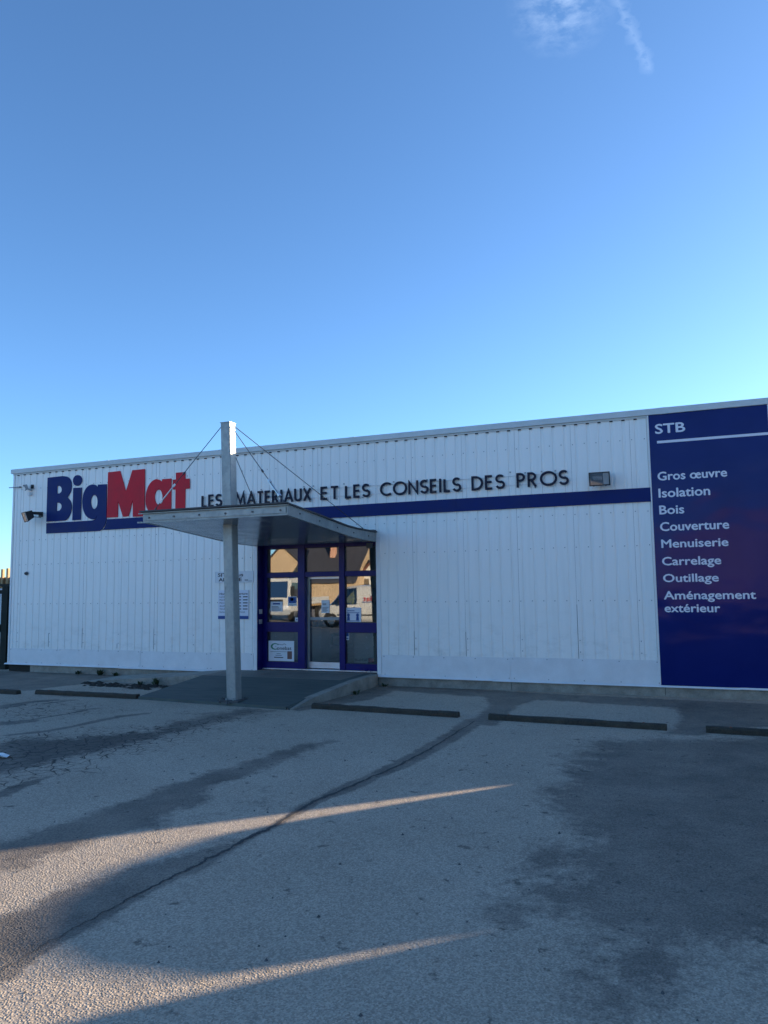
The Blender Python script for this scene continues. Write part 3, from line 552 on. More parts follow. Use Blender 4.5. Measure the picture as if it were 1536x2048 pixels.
while y < -.04:                                      # lining boards with open joints
    y2 = min(y+.098, -.025); sf.add([(CX0+.051, y, zbot(y)+.014), (CX1-.051, y, zbot(y)+.014), (CX1-.051, y+.012, zbot(y+.012)+.004), (CX0+.051, y+.012, zbot(y+.012)+.004), (CX0+.051, y2-.012, zbot(y2-.012)+.004), (CX1-.051, y2-.012, zbot(y2-.012)+.004), (CX1-.051, y2, zbot(y2)+.014), (CX0+.051, y2, zbot(y2)+.014)], [(0, 1, 2, 3), (3, 2, 5, 4), (4, 5, 6, 7)]); y += .098
tag(sf.build('soffit_boards', 'soffit_metal', cp), kind='stuff')
MB().box(OL, OR_-.002, -.019, .20, 2.952, 3.0).build('back_plate', 'dark_edge', cp); MB().box(CX1-.42, CX1+.01, -.16, -.024, 3.15, 3.17).build('anchor_plate', 'cable_steel', cp)
MB().box(CX1-.16, CX1-.06, -.16, -.04, 2.80, 2.90).build('corner_bracket', 'dark_edge', cp)
offset(cp, 0)
cl = thing('canopy_column', (-7.55, -3.0, .06), 'tall leaning galvanised square steel column piercing the canopy', 'column')
b0, t0 = Vector((-7.65, -3.1, .06)), Vector((-7.818, -3.1, 4.985)); s = .194
def colring(z): f = (z-b0.z)/(t0.z-b0.z); x = b0.x+(t0.x-b0.x)*f; return [(x+.012, -3.1, z), (x+s-.012, -3.1, z), (x+s, -3.088, z), (x+s, -2.918, z), (x+s-.012, -2.906, z), (x+.012, -2.906, z), (x, -2.918, z), (x, -3.088, z)]
zz = [.06, .95, .962, .974, 2.0, 3.2, 4.985]; V = [q for z in zz for q in colring(z)]
MB().add(V, [tuple(range(8))[::-1], tuple(48+k for k in range(8))]+[(8*i+k, 8*i+(k+1) % 8, 8*i+8+(k+1) % 8, 8*i+8+k) for i in range(6) for k in range(8)]).build('shaft', 'galvanised', cl)
MB().box(t0.x-.006, t0.x+s+.006, -3.106, -2.9, 4.986, 4.996).build('cap', 'galvanised', cl)
MB().box(-7.74, -7.37, -3.18, -2.82, .05, .085).build('base_plate', 'stone', cl)
gr = MB()
for k in range(26):
    a_ = random.uniform(0, 6.28); r_ = random.uniform(.16, .27); x, y = -7.555+r_*math.cos(a_)*1.1, -3.0+r_*math.sin(a_)*.9; h = random.uniform(.012, .035); gr.add([(x-h, y-h, .04), (x+h, y-h, .04), (x+h, y+h, .04), (x-h, y+h, .04), (x, y, .05+2*h)], [(0, 1, 4), (1, 2, 4), (2, 3, 4), (3, 0, 4)])
gr.build('grout_collar', 'stone', cl)
for x, z in ((-7.62, .085), (-7.48, .085)): MB().tube([(x, -3.145, .085), (x, -3.145, .12)], .016, 6).build('anchor_bolt', 'galvanised', cl)
offset(cl, 0)
def cable(a, b, label, tb=True):
    o = thing('stay_cable', a, label, 'cable', 'stay cables of the canopy'); A, B = Vector(a), Vector(b); d = (B-A).normalized(); Lg = (B-A).length
    MB().tube([A, B], .007, 6).build('wire_rope', 'cable_steel', o)
    if tb:
        p = A+d*(Lg-.55); q = A+d*(Lg-.18); n = d.cross(Vector((0, 0, 1))).normalized()*.022
        MB().bar(p+n, q+n, .012, .012).bar(p-n, q-n, .012, .012).bar(p-d*.03, p+d*.03, .056, .03).bar(q-d*.03, q+d*.03, .056, .03).build('turnbuckle', 'aluminium', o); MB().tube([A+d*(Lg-.85), A+d*(Lg-.8)], .018, 8).build('cable_clamp', 'cable_steel', o)
    MB().tube([B-d*.04, B+Vector((0, 0, -.03))], .016, 8).build('end_eye', 'cable_steel', o); offset(o, 0)
cxm = -7.93
cable((t0.x+.002, -3.05, 4.94), (CX0+.16, -3.62, ztop(-3.62)+.06), 'front stay cable with turnbuckle ending on the canopy corner below the red letters')
cable((t0.x+s, -3.05, 4.92), (CX1-.12, -3.62, ztop(-3.62)+.06), 'stay cable with turnbuckle ending on the free front corner near the slogan')
cable((t0.x+s, -2.96, 4.94), (CX1-.2, -.2, 3.19), 'long stay cable reaching back to the wall above the right door jamb', False)
cable((t0.x+s-.03, -2.905, 4.45), (CX0+.5, -.35, 3.2), 'stay cable dropping steeply behind the column to the back of the canopy', False)

# ------------------------------------------------------------------ logo, stripe, slogan
lg = thing('logo_sign', (-13, -.03, 3.5), 'big blue and red cut-out shop logo letters on the cladding', 'sign')
LY0, LY1 = -.022, -.003
def z2w(q): return onwall(80+q[0]/4.8, 920+q[1]/4.8, LY0)
def curve(pts, n=6, closed=True):
    """rounded outline through the points (Catmull-Rom)"""
    out = []; N = len(pts)
    for i in range(N if closed else N-1):
        p0, p1, p2, p3 = [np.array(pts[(i+k-1) % N] if closed else pts[min(max(i+k-1, 0), N-1)], float) for k in range(4)]
        for j in range(n):
            t_ = j/n; out.append(tuple(.5*((2*p1)+(-p0+p2)*t_+(2*p0-5*p1+4*p2-p3)*t_*t_+(-p0+3*p1-3*p2+p3)*t_**3)))
    if not closed: out.append(tuple(pts[-1]))
    return out
def ell(cx, cy, rx, ry, n=28, tilt=0): return [(cx+rx*math.cos(k*2*math.pi/n), cy+ry*math.sin(k*2*math.pi/n)+tilt*rx*math.cos(k*2*math.pi/n)) for k in range(n)]
def logo(name, outer, holes, mat):
    o = ngon_prism([z2w(q) for q in outer], [[z2w(q) for q in h] for h in holes], LY0, LY1).build(name, mat, lg); return o
Bo = [(72, 170)]+curve([(215, 154), (262, 162), (292, 193), (302, 242), (294, 300), (264, 352)], closed=False)+curve([(262, 360), (292, 398), (303, 450), (292, 510), (262, 562), (238, 582)], closed=False)+[(60, 592)]
logo('letter', Bo, [curve([(165, 250), (190, 249), (206, 270), (206, 300), (188, 320)], 4, False)+[(162, 322)], curve([(160, 411), (188, 412), (206, 436), (203, 464), (184, 486)], 4, False)+[(157, 488)]], 'sign_blue')
logo('letter_dot', ell(358, 196, 43, 52, tilt=-.08), [], 'sign_blue'); logo('letter', [(318, 268), (398, 264), (388, 574), (309, 578)], [], 'sign_blue')
go = [(638, 232), (556, 236), (552, 262)]+curve([(535, 242), (503, 234), (462, 250), (430, 290), (411, 350), (406, 412), (415, 480), (440, 534), (475, 562), (505, 570), (532, 560), (548, 534)], closed=False)+curve([(546, 545), (530, 568), (500, 580)], 4, False)+[(60, 607), (58, 706), (573, 681)]+curve([(598, 660), (622, 620), (633, 575), (636, 545)], 5, False)
logo('letter', go, [ell(519, 402, 33, 68, tilt=-.05)], 'sign_blue')
logo('letter', [(653, 118), (768, 105), (823, 302), (886, 98), (1004, 86), (1000, 540), (890, 545), (888, 385), (848, 540), (795, 545), (748, 395), (744, 548), (640, 553)], [], 'sign_red')
ao = [(1260, 178), (1172, 184), (1170, 207)]+curve([(1143, 189), (1112, 184), (1070, 208), (1035, 260), (1016, 330), (1013, 400), (1025, 460), (1052, 502), (1092, 526), (1130, 520), (1165, 498)], closed=False)+[(1170, 525), (1256, 520)]
logo('letter', ao, [ell(1137, 355, 38, 72, tilt=-.05)], 'sign_red')
logo('letter', [(1304, 122), (1393, 115), (1393, 180), (1434, 178), (1434, 272), (1393, 277), (1390, 520), (1297, 525), (1300, 282), (1274, 283), (1274, 190), (1304, 186)], [], 'sign_red')
offset(lg, 0)
sp_ = thing('stripe_band', (-7, -.02, 3.47), 'long flat navy blue band running across the white facade', 'band')
zs0, zs1 = 3.468, 3.722; lx = [z2w(q) for q in curve([(642, 573), (638, 600), (622, 645), (598, 678)], 5, False)]
bx = [-10.6, -7.45, -4.35, -2.9, -.672]
ngon_prism([(bx[0]-.001, zs1), (lx[0][0], zs1)]+[(a, min(max(b, zs0), zs1)) for a, b in lx]+[(lx[-1][0], zs0), (bx[0]-.001, zs0)], [], -.03, -.003).build('band_length', 'sign_blue', sp_)
for a, b in zip(bx, bx[1:]): MB().box(a+.001, b-.001, -.03, -.003, zs0, zs1).build('band_length', 'sign_blue', sp_)
offset(sp_, 0)
sg = thing('slogan_sign', (-6, -.05, 3.86), 'row of dark raised capital letters forming the slogan above the blue band', 'sign')
C = lambda cx, cy, r, a0, a1, n=18: [(cx+r*math.cos(math.radians(a0+(a1-a0)*k/n)), cy+r*math.sin(math.radians(a0+(a1-a0)*k/n))) for k in range(n+1)]
G = {'L': (.46, [[(0, 1), (0, 0), (.40, 0)]]), 'E': (.50, [[(.42, 1), (0, 1), (0, 0), (.42, 0)], [(0, .53), (.39, .53)]]), 'T': (.56, [[(0, 1), (.52, 1)], [(.26, 1), (.26, -.07)]]), 'I': (.10, [[(0, -.07), (0, 1.07)]]),
     'A': (.78, [[(0, -.07), (.37, 1), (.74, -.07)], [(.14, .28), (.60, .28)]]), 'M': (.98, [[(0, -.07), (.14, 1), (.46, .1), (.78, 1), (.92, -.07)]]), 'N': (.72, [[(0, -.07), (0, .98), (.64, .02), (.64, 1.07)]]),
     'X': (.66, [[(0, -.05), (.60, 1.05)], [(0, 1.05), (.60, -.05)]]), 'U': (.62, [[(0, 1.07), (0, .3)]+C(.27, .28, .27, 180, 360, 14)+[(.54, 1.07)]]), 'O': (1.02, [C(.5, .5, .5, 0, 360, 32)]), 'C': (.84, [C(.5, .5, .5, 52, 308, 24)]),
     'D': (.72, [[(0, 0), (0, 1), (.18, 1)]+C(.18, .5, .5, 90, -90, 18)[1:]+[(0, 0)]]), 'P': (.52, [[(0, -.07), (0, 1), (.18, 1)]+C(.18, .74, .26, 90, -90, 12)[1:]+[(0, .48)]]), 'R': (.60, [[(0, -.07), (0, 1), (.18, 1)]+C(.18, .74, .26, 90, -90, 12)[1:]+[(0, .48)], [(.16, .48), (.48, -.06)]]),
     'S': (.54, [C(.25, .745, .255, 40, 190, 10)+C(.25, .745, .255, 200, 262, 4)+[(.30, .47)]+C(.25, .255, .255, 70, -160, 14)])}
def ribbon(mb, pts, w, y0, y1):
    pts = [np.array(p, float) for p in pts]; closed = np.allclose(pts[0], pts[-1])
    if closed: pts = pts[:-1]
    n = len(pts); Lf, Rt = [], []
    for i in range(n):
        a_, b_ = pts[i-1] if (i or closed) else None, pts[(i+1) % n] if (i < n-1 or closed) else None
        d1 = (pts[i]-a_) if a_ is not None else None; d2 = (b_-pts[i]) if b_ is not None else None
        if d1 is None: d1 = d2
        if d2 is None: d2 = d1
        n1 = np.array([-d1[1], d1[0]])/np.linalg.norm(d1); n2 = np.array([-d2[1], d2[0]])/np.linalg.norm(d2); mm = n1+n2; mm = mm/max(np.linalg.norm(mm), 1e-6); k = min(1/max(mm@n1, .3), 2.2)
        Lf.append(pts[i]+mm*w/2*k); Rt.append(pts[i]-mm*w/2*k)
    V = [(p[0], y, p[1]) for y in (y0, y1) for p in Lf+Rt]; N = 2*n; F = []
    for i in range(n if closed else n-1):
        j = (i+1) % n
        F += [(i, j, n+j, n+i), (N+i, N+n+i, N+n+j, N+j), (i, N+i, N+j, j), (n+i, n+j, N+n+j, N+n+i)]
    if not closed: F += [(0, n, N+n, N), (n-1, N+n-1, N+2*n-1, 2*n-1)]
    mb.add(V, F)
SW = .152
zc0, zc1 = 3.862, 4.150; hcap = (zc1-zc0)*(1-SW)
for word, u0, u1, vm in (('LES', 403, 444.5, 1000), ('MATERIAUX', 470, 623, 995), ('ET', 641, 679, 988), ('LES', 690, 741, 984), ('CONSEILS', 760, 923, 975), ('DES', 943, 1011, 968), ('PROS', 1033, 1139, 962)):
    xa, xb = onwall(u0, vm, -.05)[0], onwall(u1, vm, -.05)[0]; gap = .24
    tot = sum(G[c][0] for c in word)+gap*(len(word)-1)+SW; sc = (xb-xa)/tot; x = xa+SW/2*hcap
    sx = sc
    for c in word:
        mb = MB()
        for k, stroke in enumerate(G[c][1]): ribbon(mb, [(x+p[0]*sx, zc0+SW/2*hcap*1.15+p[1]*hcap) for p in stroke], SW*hcap*1.12, -.055+.0006*k, -.028-.0006*k)
        if c in 'LEINDPRU':
            for zp in (zc0+.07, zc0+.2): mb.box(x-.008, x+.008, -.0285, -.001, zp, zp+.016)
        mb.build('letter', 'letter_navy', sg); x += (G[c][0]+gap)*sx
pk = MB()                                               # leftover mounting clips of the old lettering
for k in range(22):
    x = random.uniform(-10, -2.2); z = random.choice((zc0-.02, zc0+.0, zc1+.02, zc1-.01)); pk.box(x, x+.028, -.02, -.001, z, z+.022)
tag(pk.build('mounting_clips', 'lamp_grey', sg), kind='stuff')
for z in (zc0+.06, zc1-.05): MB().box(-10.4, -2.2, -.0125, -.001, z, z+.010).build('mounting_rail', 'trim_white', sg)
offset(sg, 0)

# large service panel
pn = thing('service_panel', (.3, -.03, .2), 'tall glossy navy sign panel listing building trades in white letters', 'sign')
PX0, PX1, PZ0, PZ1, PY = -.662, 1.285, .196, 5.045, -.032
for a, b in ((PX0, PX1),): MB().box(a, b, PY, -.004, PZ0+.01, PZ1).build('panel_sheet', 'panel_blue', pn)
MB().box(PX0-.022, PX0-.001, -.038, -.003, PZ0+.01, PZ1).build('edge_trim', 'trim_white', pn); MB().box(PX1+.001, PX1+.022, -.038, -.003, PZ0+.01, PZ1).build('edge_trim', 'trim_white', pn)
lines = [('STB', 1311, 867.5, 848, 1370), ('Gros œuvre', 1316, 961, 943.5, 1454), ('Isolation', 1318, 995, 976.5, 1420), ('Bois', 1319.5, 1028.5, 1010.5, 1368), ('Couverture', 1321, 1062, 1044, 1458), ('Menuiserie', 1323.5, 1095.5, 1078.5, 1456.5), ('Carrelage', 1325, 1130.5, 1113.5, 1442), ('Outillage', 1327, 1164, 1147.5, 1437), ('Aménagement', 1328.5, 1198.5, 1181.5, 1511.5), ('extérieur', 1330, 1224, 1207, 1440)]
for body, u0, vb, vt, u1 in lines:
    xa, zb_ = onwall(u0, vb, PY); _, zt2 = onwall(u0, vt, PY); xb = onwall(u1, vb-6, PY)[0]
    link('lettering', text_mesh(body, xa, zb_, xb, zt2, PY-.0015, .027, depth=.0015), 'print_white', pn)
xa, za = onwall(1314, 884, PY); MB().box(xa, PX1-.002, PY-.003, PY-.0012, za-.028, za+.018).build('rule_line', 'print_white', pn)
offset(pn, 0)

# plaques by the door
al = thing('alarm_plaque', (-9.6, -.02, 2.1), 'white plaque with bold black alarm warning on the wall by the entrance', 'sign')
a = onwall(431, 1165, -.02); b = onwall(506, 1141, -.02); MB().box(a[0], b[0], -.02, -.005, a[1]-.0, b[1]-.02).build('plate', 'paper', al); w, h = b[0]-a[0], b[1]-.02-a[1]
fm = MB().box(a[0]-.012, a[0]-.001, -.024, -.004, a[1]-.012, a[1]+h+.012).box(b[0]+.001, b[0]+.012, -.024, -.004, a[1]-.012, a[1]+h+.012).box(a[0]-.0005, b[0]+.0005, -.0235, -.004, a[1]-.0115, a[1]-.001).box(a[0]-.0005, b[0]+.0005, -.0235, -.004, a[1]+h+.001, a[1]+h+.0115).build('plate_rim', 'paper', al)
pr(al, 'lettering', 'SITE sous', a[0]+.07*w, a[1]+.56*h, a[0]+.74*w, a[1]+.90*h, -.0205, 'print_dark', .03); pr(al, 'lettering', 'ALARME', a[0]+.09*w, a[1]+.10*h, a[0]+.70*w, a[1]+.44*h, -.0205, 'print_dark', .03)
MB().box(a[0]+.78*w, a[0]+.87*w, -.0215, -.0203, a[1]+.10*h, a[1]+.26*h).box(a[0]+.875*w, a[0]+.97*w, -.0215, -.0203, a[1]+.06*h, a[1]+.12*h).build('logo_print', 'lamp_grey', al); offset(al, 0)
ho = thing('hours_plaque', (-9.5, -.02, 1.3), 'white opening hours plaque with blue foot on the wall by the entrance', 'sign')
a = onwall(436, 1238, -.02); b = onwall(497, 1180, -.02); MB().box(a[0], b[0], -.018, -.005, a[1], b[1]).build('plate', 'print_white', ho); w, h = b[0]-a[0], b[1]-a[1]
pr(ho, 'heading', "Horaires d'ouverture", a[0]+.05*w, a[1]+.84*h, a[0]+.97*w, a[1]+.92*h, -.0185, 'print_dark', .015)
for k, d in enumerate(('Lundi', 'Mardi', 'Mercredi', 'Jeudi', 'Vendredi', 'Samedi')):
    zz_ = a[1]+h*(.75-.105*k); pr(ho, 'day_name', d, a[0]+.05*w, zz_, a[0]+(.05+.035*len(d))*w, zz_+.045*h, -.0185, 'print_dark', .01)
    if k < 5: MB().box(a[0]+.45*w, a[0]+.60*w, -.0195, -.0183, zz_, zz_+.035*h).box(a[0]+.66*w, a[0]+.76*w, -.0195, -.0183, zz_, zz_+.035*h).box(a[0]+.82*w, a[0]+.97*w, -.0195, -.0183, zz_, zz_+.035*h).build('time_print', 'print_dark', ho)
    else: pr(ho, 'time_print', 'Fermé', a[0]+.72*w, zz_, a[0]+.88*w, zz_+.045*h, -.0185, 'print_dark', .01)
MB().box(a[0], b[0], -.0195, -.0183, a[1], a[1]+.11*h).build('foot_band', 'print_blue', ho); offset(ho, 0)

# ------------------------------------------------------------------ lamps on the wall
def floodlight(cx, cz, w, h, d, yaw, tilt, label, stick):
    """housing with glass front and reflector, on a bracket reaching to the wall"""
    o = thing('floodlight', (cx, -stick, cz), label, 'floodlight', None); R3 = Matrix.Rotation(yaw, 3, 'Z') @ Matrix.Rotation(tilt, 3, 'X'); T0 = Vector((cx, -stick, cz))
    def tr(mb): mb.v = [tuple(T0+R3 @ Vector(q)) for q in mb.v]; return mb
    tr(MB().add([(-w/2, -d/2, -h/2), (w/2, -d/2, -h/2), (w/2, -d/2, h/2), (-w/2, -d/2, h/2), (-w*.34, d/2, -h*.30), (w*.34, d/2, -h*.30), (w*.34, d/2, h*.46), (-w*.34, d/2, h*.46)], [(4, 5, 6, 7), (0, 1, 5, 4), (1, 2, 6, 5), (2, 3, 7, 6), (3, 0, 4, 7)])).build('housing', 'lamp_black', o, fix=False)
    fr_ = MB().box(-w/2-.006, w/2+.006, -d/2-.014, -d/2, -h/2-.006, -h/2+.012).box(-w/2-.006, w/2+.006, -d/2-.014, -d/2, h/2-.012, h/2+.006).box(-w/2-.006, -w/2+.012, -d/2-.014, -d/2, -h/2+.012, h/2-.012).box(w/2-.012, w/2+.006, -d/2-.014, -d/2, -h/2+.012, h/2-.012)
    tr(fr_).build('rim', 'lamp_black', o)
    tr(MB().box(w*.18, w/2-.014, -d/2-.006, -d/2+.008, -h/2+.014, h/2-.014)).build('gear_plate', 'lamp_grey', o)
    tr(MB().add([(-w/2+.014, -d/2+.004, -h/2+.014), (w*.17, -d/2+.004, -h/2+.014), (w*.17, -d/2+.004, h/2-.014), (-w/2+.014, -d/2+.004, h/2-.014), (-w*.36, d*.1, -h*.12), (w*.10, d*.1, -h*.12), (w*.10, d*.1, h*.2), (-w*.36, d*.1, h*.2)], [(4, 7, 6, 5), (0, 4, 5, 1), (1, 5, 6, 2), (2, 6, 7, 3), (3, 7, 4, 0)])).build('reflector', 'reflector', o, fix=False)
    tr(MB().box(-w/2+.012, w*.18, -d/2-.009, -d/2-.006, -h/2+.012, h/2-.012)).build('front_glass', 'lamp_glass', o)
    tr(MB().tube([(-w*.34, d*.0-.02, -h*.05), (w*.08, -.02, -h*.05)], .008, 6)).build('lamp_tube', 'paper', o)
    for x in (-w*.3, w*.3): tr(MB().box(x-.012, x+.012, -d/2-.02, -d/2-.002, -h/2-.012, -h/2+.006)).build('clip', 'lamp_black', o)
    e = T0+R3 @ Vector((0, d/2, h*.1)); wp = Vector((e.x+.02, -.003, cz+.06))
    MB().bar(e, (wp.x, wp.y-.02, wp.z), .05, .02).bar(e+Vector((.0, 0, .03)), (wp.x+.05, -.02, wp.z+.03), .02, .06).box(wp.x-.06, wp.x+.06, -.03, -.002, wp.z-.06, wp.z+.06).build('bracket', 'lamp_black', o)
    MB().tube([e, e+Vector((.03, .05, -.07)), (wp.x+.03, -.03, wp.z-.08)], .008, 6).build('supply_cable', 'rust', o); offset(o, 0); return o
x, z = onwall(1200, 957, -.16); floodlight(x, z, .36, .24, .16, math.radians(0), math.radians(13), 'black floodlight with glass front mounted above the blue band near the sign panel', .17)
x, z = onwall(60, 1032, -.30); floodlight(x, z, .35, .24, .17, math.radians(-28), math.radians(20), 'black floodlight on an outreaching bracket beside the blue letter B', .34)
sf_ = thing('sensor_lamp', (onwall(52, 975, -.12)[0], -.12, 4.62), 'small grey floodlight with motion sensor high at the building corner', 'floodlight')
x, z = onwall(51, 975, -.14); R3 = Matrix.Rotation(math.radians(-35), 3, 'Z') @ Matrix.Rotation(math.radians(22), 3, 'X'); T0 = Vector((x, -.14, z))
def tr2(mb): mb.v = [tuple(T0+R3 @ Vector(q)) for q in mb.v]; return mb
tr2(MB().box(-.085, .085, -.02, .045, -.065, .065)).build('housing', 'lamp_grey', sf_, bevel=.008); tr2(MB().box(-.068, .068, -.024, -.0205, -.05, .05)).build('front_glass', 'lamp_glass', sf_); tr2(MB().box(-.09, .09, -.03, -.021, -.072, -.058).box(-.09, .09, -.03, -.021, .058, .072)).build('rim', 'lamp_black', sf_)
MB().tube([T0, T0+Vector((.06, .06, -.05)), (x+.08, -.005, z-.06)], .014, 8).build('arm', 'lamp_grey', sf_); MB().box(x+.0, x+.09, -.09, -.003, z-.20, z-.12).build('sensor', 'trim_white', sf_, bevel=.012); MB().box(x+.07, x+.13, -.04, -.003, z-.02, z+.08).build('back_box', 'lamp_black', sf_); offset(sf_, 0)
br_ = thing('wall_spike', (-16.2, -.03, 4.55), 'thin dark rod bracket fixed high on the building corner', 'bracket'); x, z = onwall(42, 974, -.03)
MB().tube([(x, -.03, z), (XL-.08, -.06, z)], .012, 8).build('rod', 'lamp_grey', br_); MB().box(x-.06, x-.02, -.04, -.002, z-.02, z+.02).build('clamp', 'lamp_black', br_); offset(br_, 0)
x, z = onwall(52, 1147, -.03); vp = thing('vent_pipe', (x, -.03, z), 'short dark round vent pipe poking out of the white cladding', 'pipe')
MB().tube([(x, .02, z), (x, -.05, z)], .035, 16, False).build('pipe', 'lamp_black', vp, smooth=True); MB().tube([(x, -.012, z), (x, -.002, z)], .05, 16).build('collar', 'lamp_grey', vp); MB().tube([(x, -.005, z), (x, -.004, z)], .033, 16).build('mesh_cover', 'dark_backing', vp); offset(vp, 0)

# ------------------------------------------------------------------ timber wheel stops
def stop(xa, xb, ya, yb, label, hh=.078):
    o = thing('wheel_stop', (xa, ya, 0), label, 'wheel stop', 'timber wheel stops before the facade'); n = 16; V = []; rnd = random.Random(int(xa*100))
    for i in range(n+1):
        f = i/n; cx, cy = xa+(xb-xa)*f, ya+(yb-ya)*f; j = lambda s_=.006: rnd.uniform(-s_, s_); w = .065
        V += [(cx, cy-w+j(), .0), (cx, cy-w+.005+j(), hh*.72+j()), (cx, cy-w*.6+j(), hh+j()), (cx, cy+w*.6+j(), hh+j()), (cx, cy+w-.005+j(), hh*.72+j()), (cx, cy+w+j(), .0)]
    F = [tuple(range(6)), tuple(6*n+k for k in range(6))[::-1]]+[(6*i+k, 6*i+6+k, 6*i+6+(k+1) % 6, 6*i+(k+1) % 6) for i in range(n) for k in range(6)]
    MB().add(V, F).build('beam', 'wood_stop', o)
    for f in (.12, .88):
        cx, cy = xa+(xb-xa)*f, ya+(yb-ya)*f; MB().tube([(cx, cy, hh-.01), (cx, cy, hh+.008)], .016, 8).build('spike_head', 'rust', o)
    offset(o, 0)
stop(-6.02, -3.46, -2.98, -3.10, 'mossy timber wheel stop just right of the entrance ramp'); stop(-2.98, -.47, -3.12, -3.22, 'mossy timber wheel stop before the plain white wall below the floodlight'); stop(.02, 2.6, -3.22, -3.3, 'mossy timber wheel stop before the tall navy sign panel')
stop(-12.08, -9.66, -3.02, -2.98, 'dark timber wheel stop touching the far corner of the entrance ramp'); stop(-15.0, -12.40, -3.14, -3.18, 'dark timber wheel stop before the wall below the logo, next to the gate')

# ------------------------------------------------------------------ yard gate and what shows behind it
gt = thing('yard_gate', (-16.4, 1.0, 0), 'dark green steel yard gate with heavy post beside the building corner', 'gate')
gz = 2.18
MB().box(-16.87, -16.67, .26, .44, 0, gz-.05).build('post', 'gate_green', gt); MB().box(-16.885, -16.655, .245, .455, gz-.049, gz-.03).build('post_cap', 'gate_green', gt)
MB().box(-16.655, -16.32, .32, .36, .1, 2.0).build('infill_plate', 'gate_green', gt)
MB().box(-18.9, -16.90, .33, .38, .12, .22).box(-18.9, -16.90, .33, .38, 1.0, 1.1).box(-18.9, -16.90, .33, .38, 1.95, 2.05).box(-16.96, -16.90, .33, .38, .22, 1.95).box(-18.9, -18.84, .33, .38, .22, 1.95).build('leaf_frame', 'gate_green', gt)
for k in range(15): MB().box(-18.76+k*.12, -18.74+k*.12, .345, .365, .22, 1.95).build('bar', 'gate_green', gt)
MB().box(-17.14, -16.97, .31, .40, .95, 1.15).build('lock_case', 'lamp_black', gt); offset(gt, 0)
rk = thing('timber_rack', (-30, 11, 0), 'timber storage rack with upright stakes and stacked boards behind the gate', 'rack')
for k in range(12): MB().box(-31.2+k*.31, -31.1+k*.31, 10.0, 10.1, 0, 2.96+.03*(k % 3)).build('stake', 'timber', rk)
for j, z in enumerate((.4, .9, 1.45, 1.95, 2.35)):
    MB().box(-32.2, -27.3, 9.9, 11.4, z-.1, z).build('crossbar', 'gate_green', rk)
    for k in range(5): MB().box(-32.2+random.uniform(-.3, .3), -27.4+random.uniform(-.4, .3), 10.12+k*.24, 10.33+k*.24, z+.002, z+random.uniform(.16, .32)).build('board_stack', 'timber', rk)
offset(rk, 0)
tp = thing('covered_stack', (-23.4, 5, 0), 'pallet stack under a pale plastic cover behind the gate', 'pallet'); 
MB().add([(-24.8, 5, .15), (-22.0, 5, .15), (-22.0, 6.6, .15), (-24.8, 6.6, .15), (-24.75, 5.05, 1.98), (-22.1, 5.1, 2.12), (-22.15, 6.5, 2.08), (-24.7, 6.5, 2.15)], [(3, 2, 1, 0), (4, 5, 6, 7), (0, 1, 5, 4), (1, 2, 6, 5), (2, 3, 7, 6), (3, 0, 4, 7)]).build('cover', 'sheet_grey', tp, bevel=.05); MB().box(-22.4, -22.0, 5.05, 6.55, 0, .149).build('pallet_base', 'timber', tp); offset(tp, 0)

# ------------------------------------------------------------------ weeds, litter, loose stones
def weed(x, y, h, n, label):
    o = thing('weed', (x, y, 0), label, 'weed', 'weeds at the foot of the wall'); mb = MB()
    for k in range(n):
        a_ = random.uniform(0, 6.28); r_ = random.uniform(.02, .13); hh = h*random.uniform(.4, 1); w = random.uniform(.008, .02); bx_, by_ = x+random.uniform(-.05, .05), y+random.uniform(-.03, .03); tx, ty = bx_+r_*math.cos(a_), by_+r_*math.sin(a_); nx_, ny_ = -math.sin(a_)*w, math.cos(a_)*w
        mb.add([(bx_-nx_*.4, by_-ny_*.4, 0), (bx_+nx_*.4, by_+ny_*.4, 0), ((bx_+tx)/2+nx_, (by_+ty)/2+ny_, hh*.7), ((bx_+tx)/2-nx_, (by_+ty)/2-ny_, hh*.7), (tx, ty, hh)], [(0, 1, 2, 3), (3, 2, 4)])
    mb.build('leaves', 'weed', o, fix=False); MB().tube([(x, y, 0), (x+.01, y, h*.6)], .006, 5).build('stem', 'weed', o); offset(o, 0)
for x, y, h, n, lb in ((-13.9, -.08, .16, 22, 'low weed at the concrete plinth below the blue logo'), (-13.2, -.10, .22, 30, 'bushy weed at the plinth before the foot of the side ramp'), (-12.75, -.08, .13, 18, 'tiny weed at the plinth where the side ramp begins'), (-10.6, -1.32, .26, 36, 'taller weed in the dark soil in front of the side ramp'), (-10.95, -1.36, .14, 20, 'low spreading weed in the soil beside the taller weed'), (-10.2, -.10, .18, 18, 'weed rooted between side ramp and wall'), (-6.0, -1.3, .12, 16, 'little weed at the open kerb of the entrance ramp'), (-5.9, -.1, .1, 14, 'little weed in the corner of ramp and plinth')): weed(x, y, h*.7, n, lb)
sl_ = MB()
for k in range(90):
    f = random.random(); x = -12.4+f*2.7; y = -1.42+random.gauss(0, .12)-.15*math.sin(f*3.1); r_ = random.uniform(.03, .09); sl_.add([(x-r_, y-r_*.8, 0), (x+r_, y-r_, 0), (x+r_, y+r_, 0), (x-r_*.9, y+r_, 0), (x, y, r_*.6)], [(0, 1, 4), (1, 2, 4), (2, 3, 4), (3, 0, 4)])
tag(sl_.build('loose_soil', 'soil', None), 'dark loose soil and moss along the foot of the side ramp', 'soil', kind='stuff')
q = onground(3, 1515); li = thing('litter_scrap', (q[0], q[1], 0), 'crumpled pale blue white scrap of litter lying on the cracked asphalt', 'litter'); mb = MB(); V = []
for i in range(5):
    for j in range(4): V.append((q[0]-.12+i*.06, q[1]-.08+j*.05, .004+random.uniform(0, .05)))
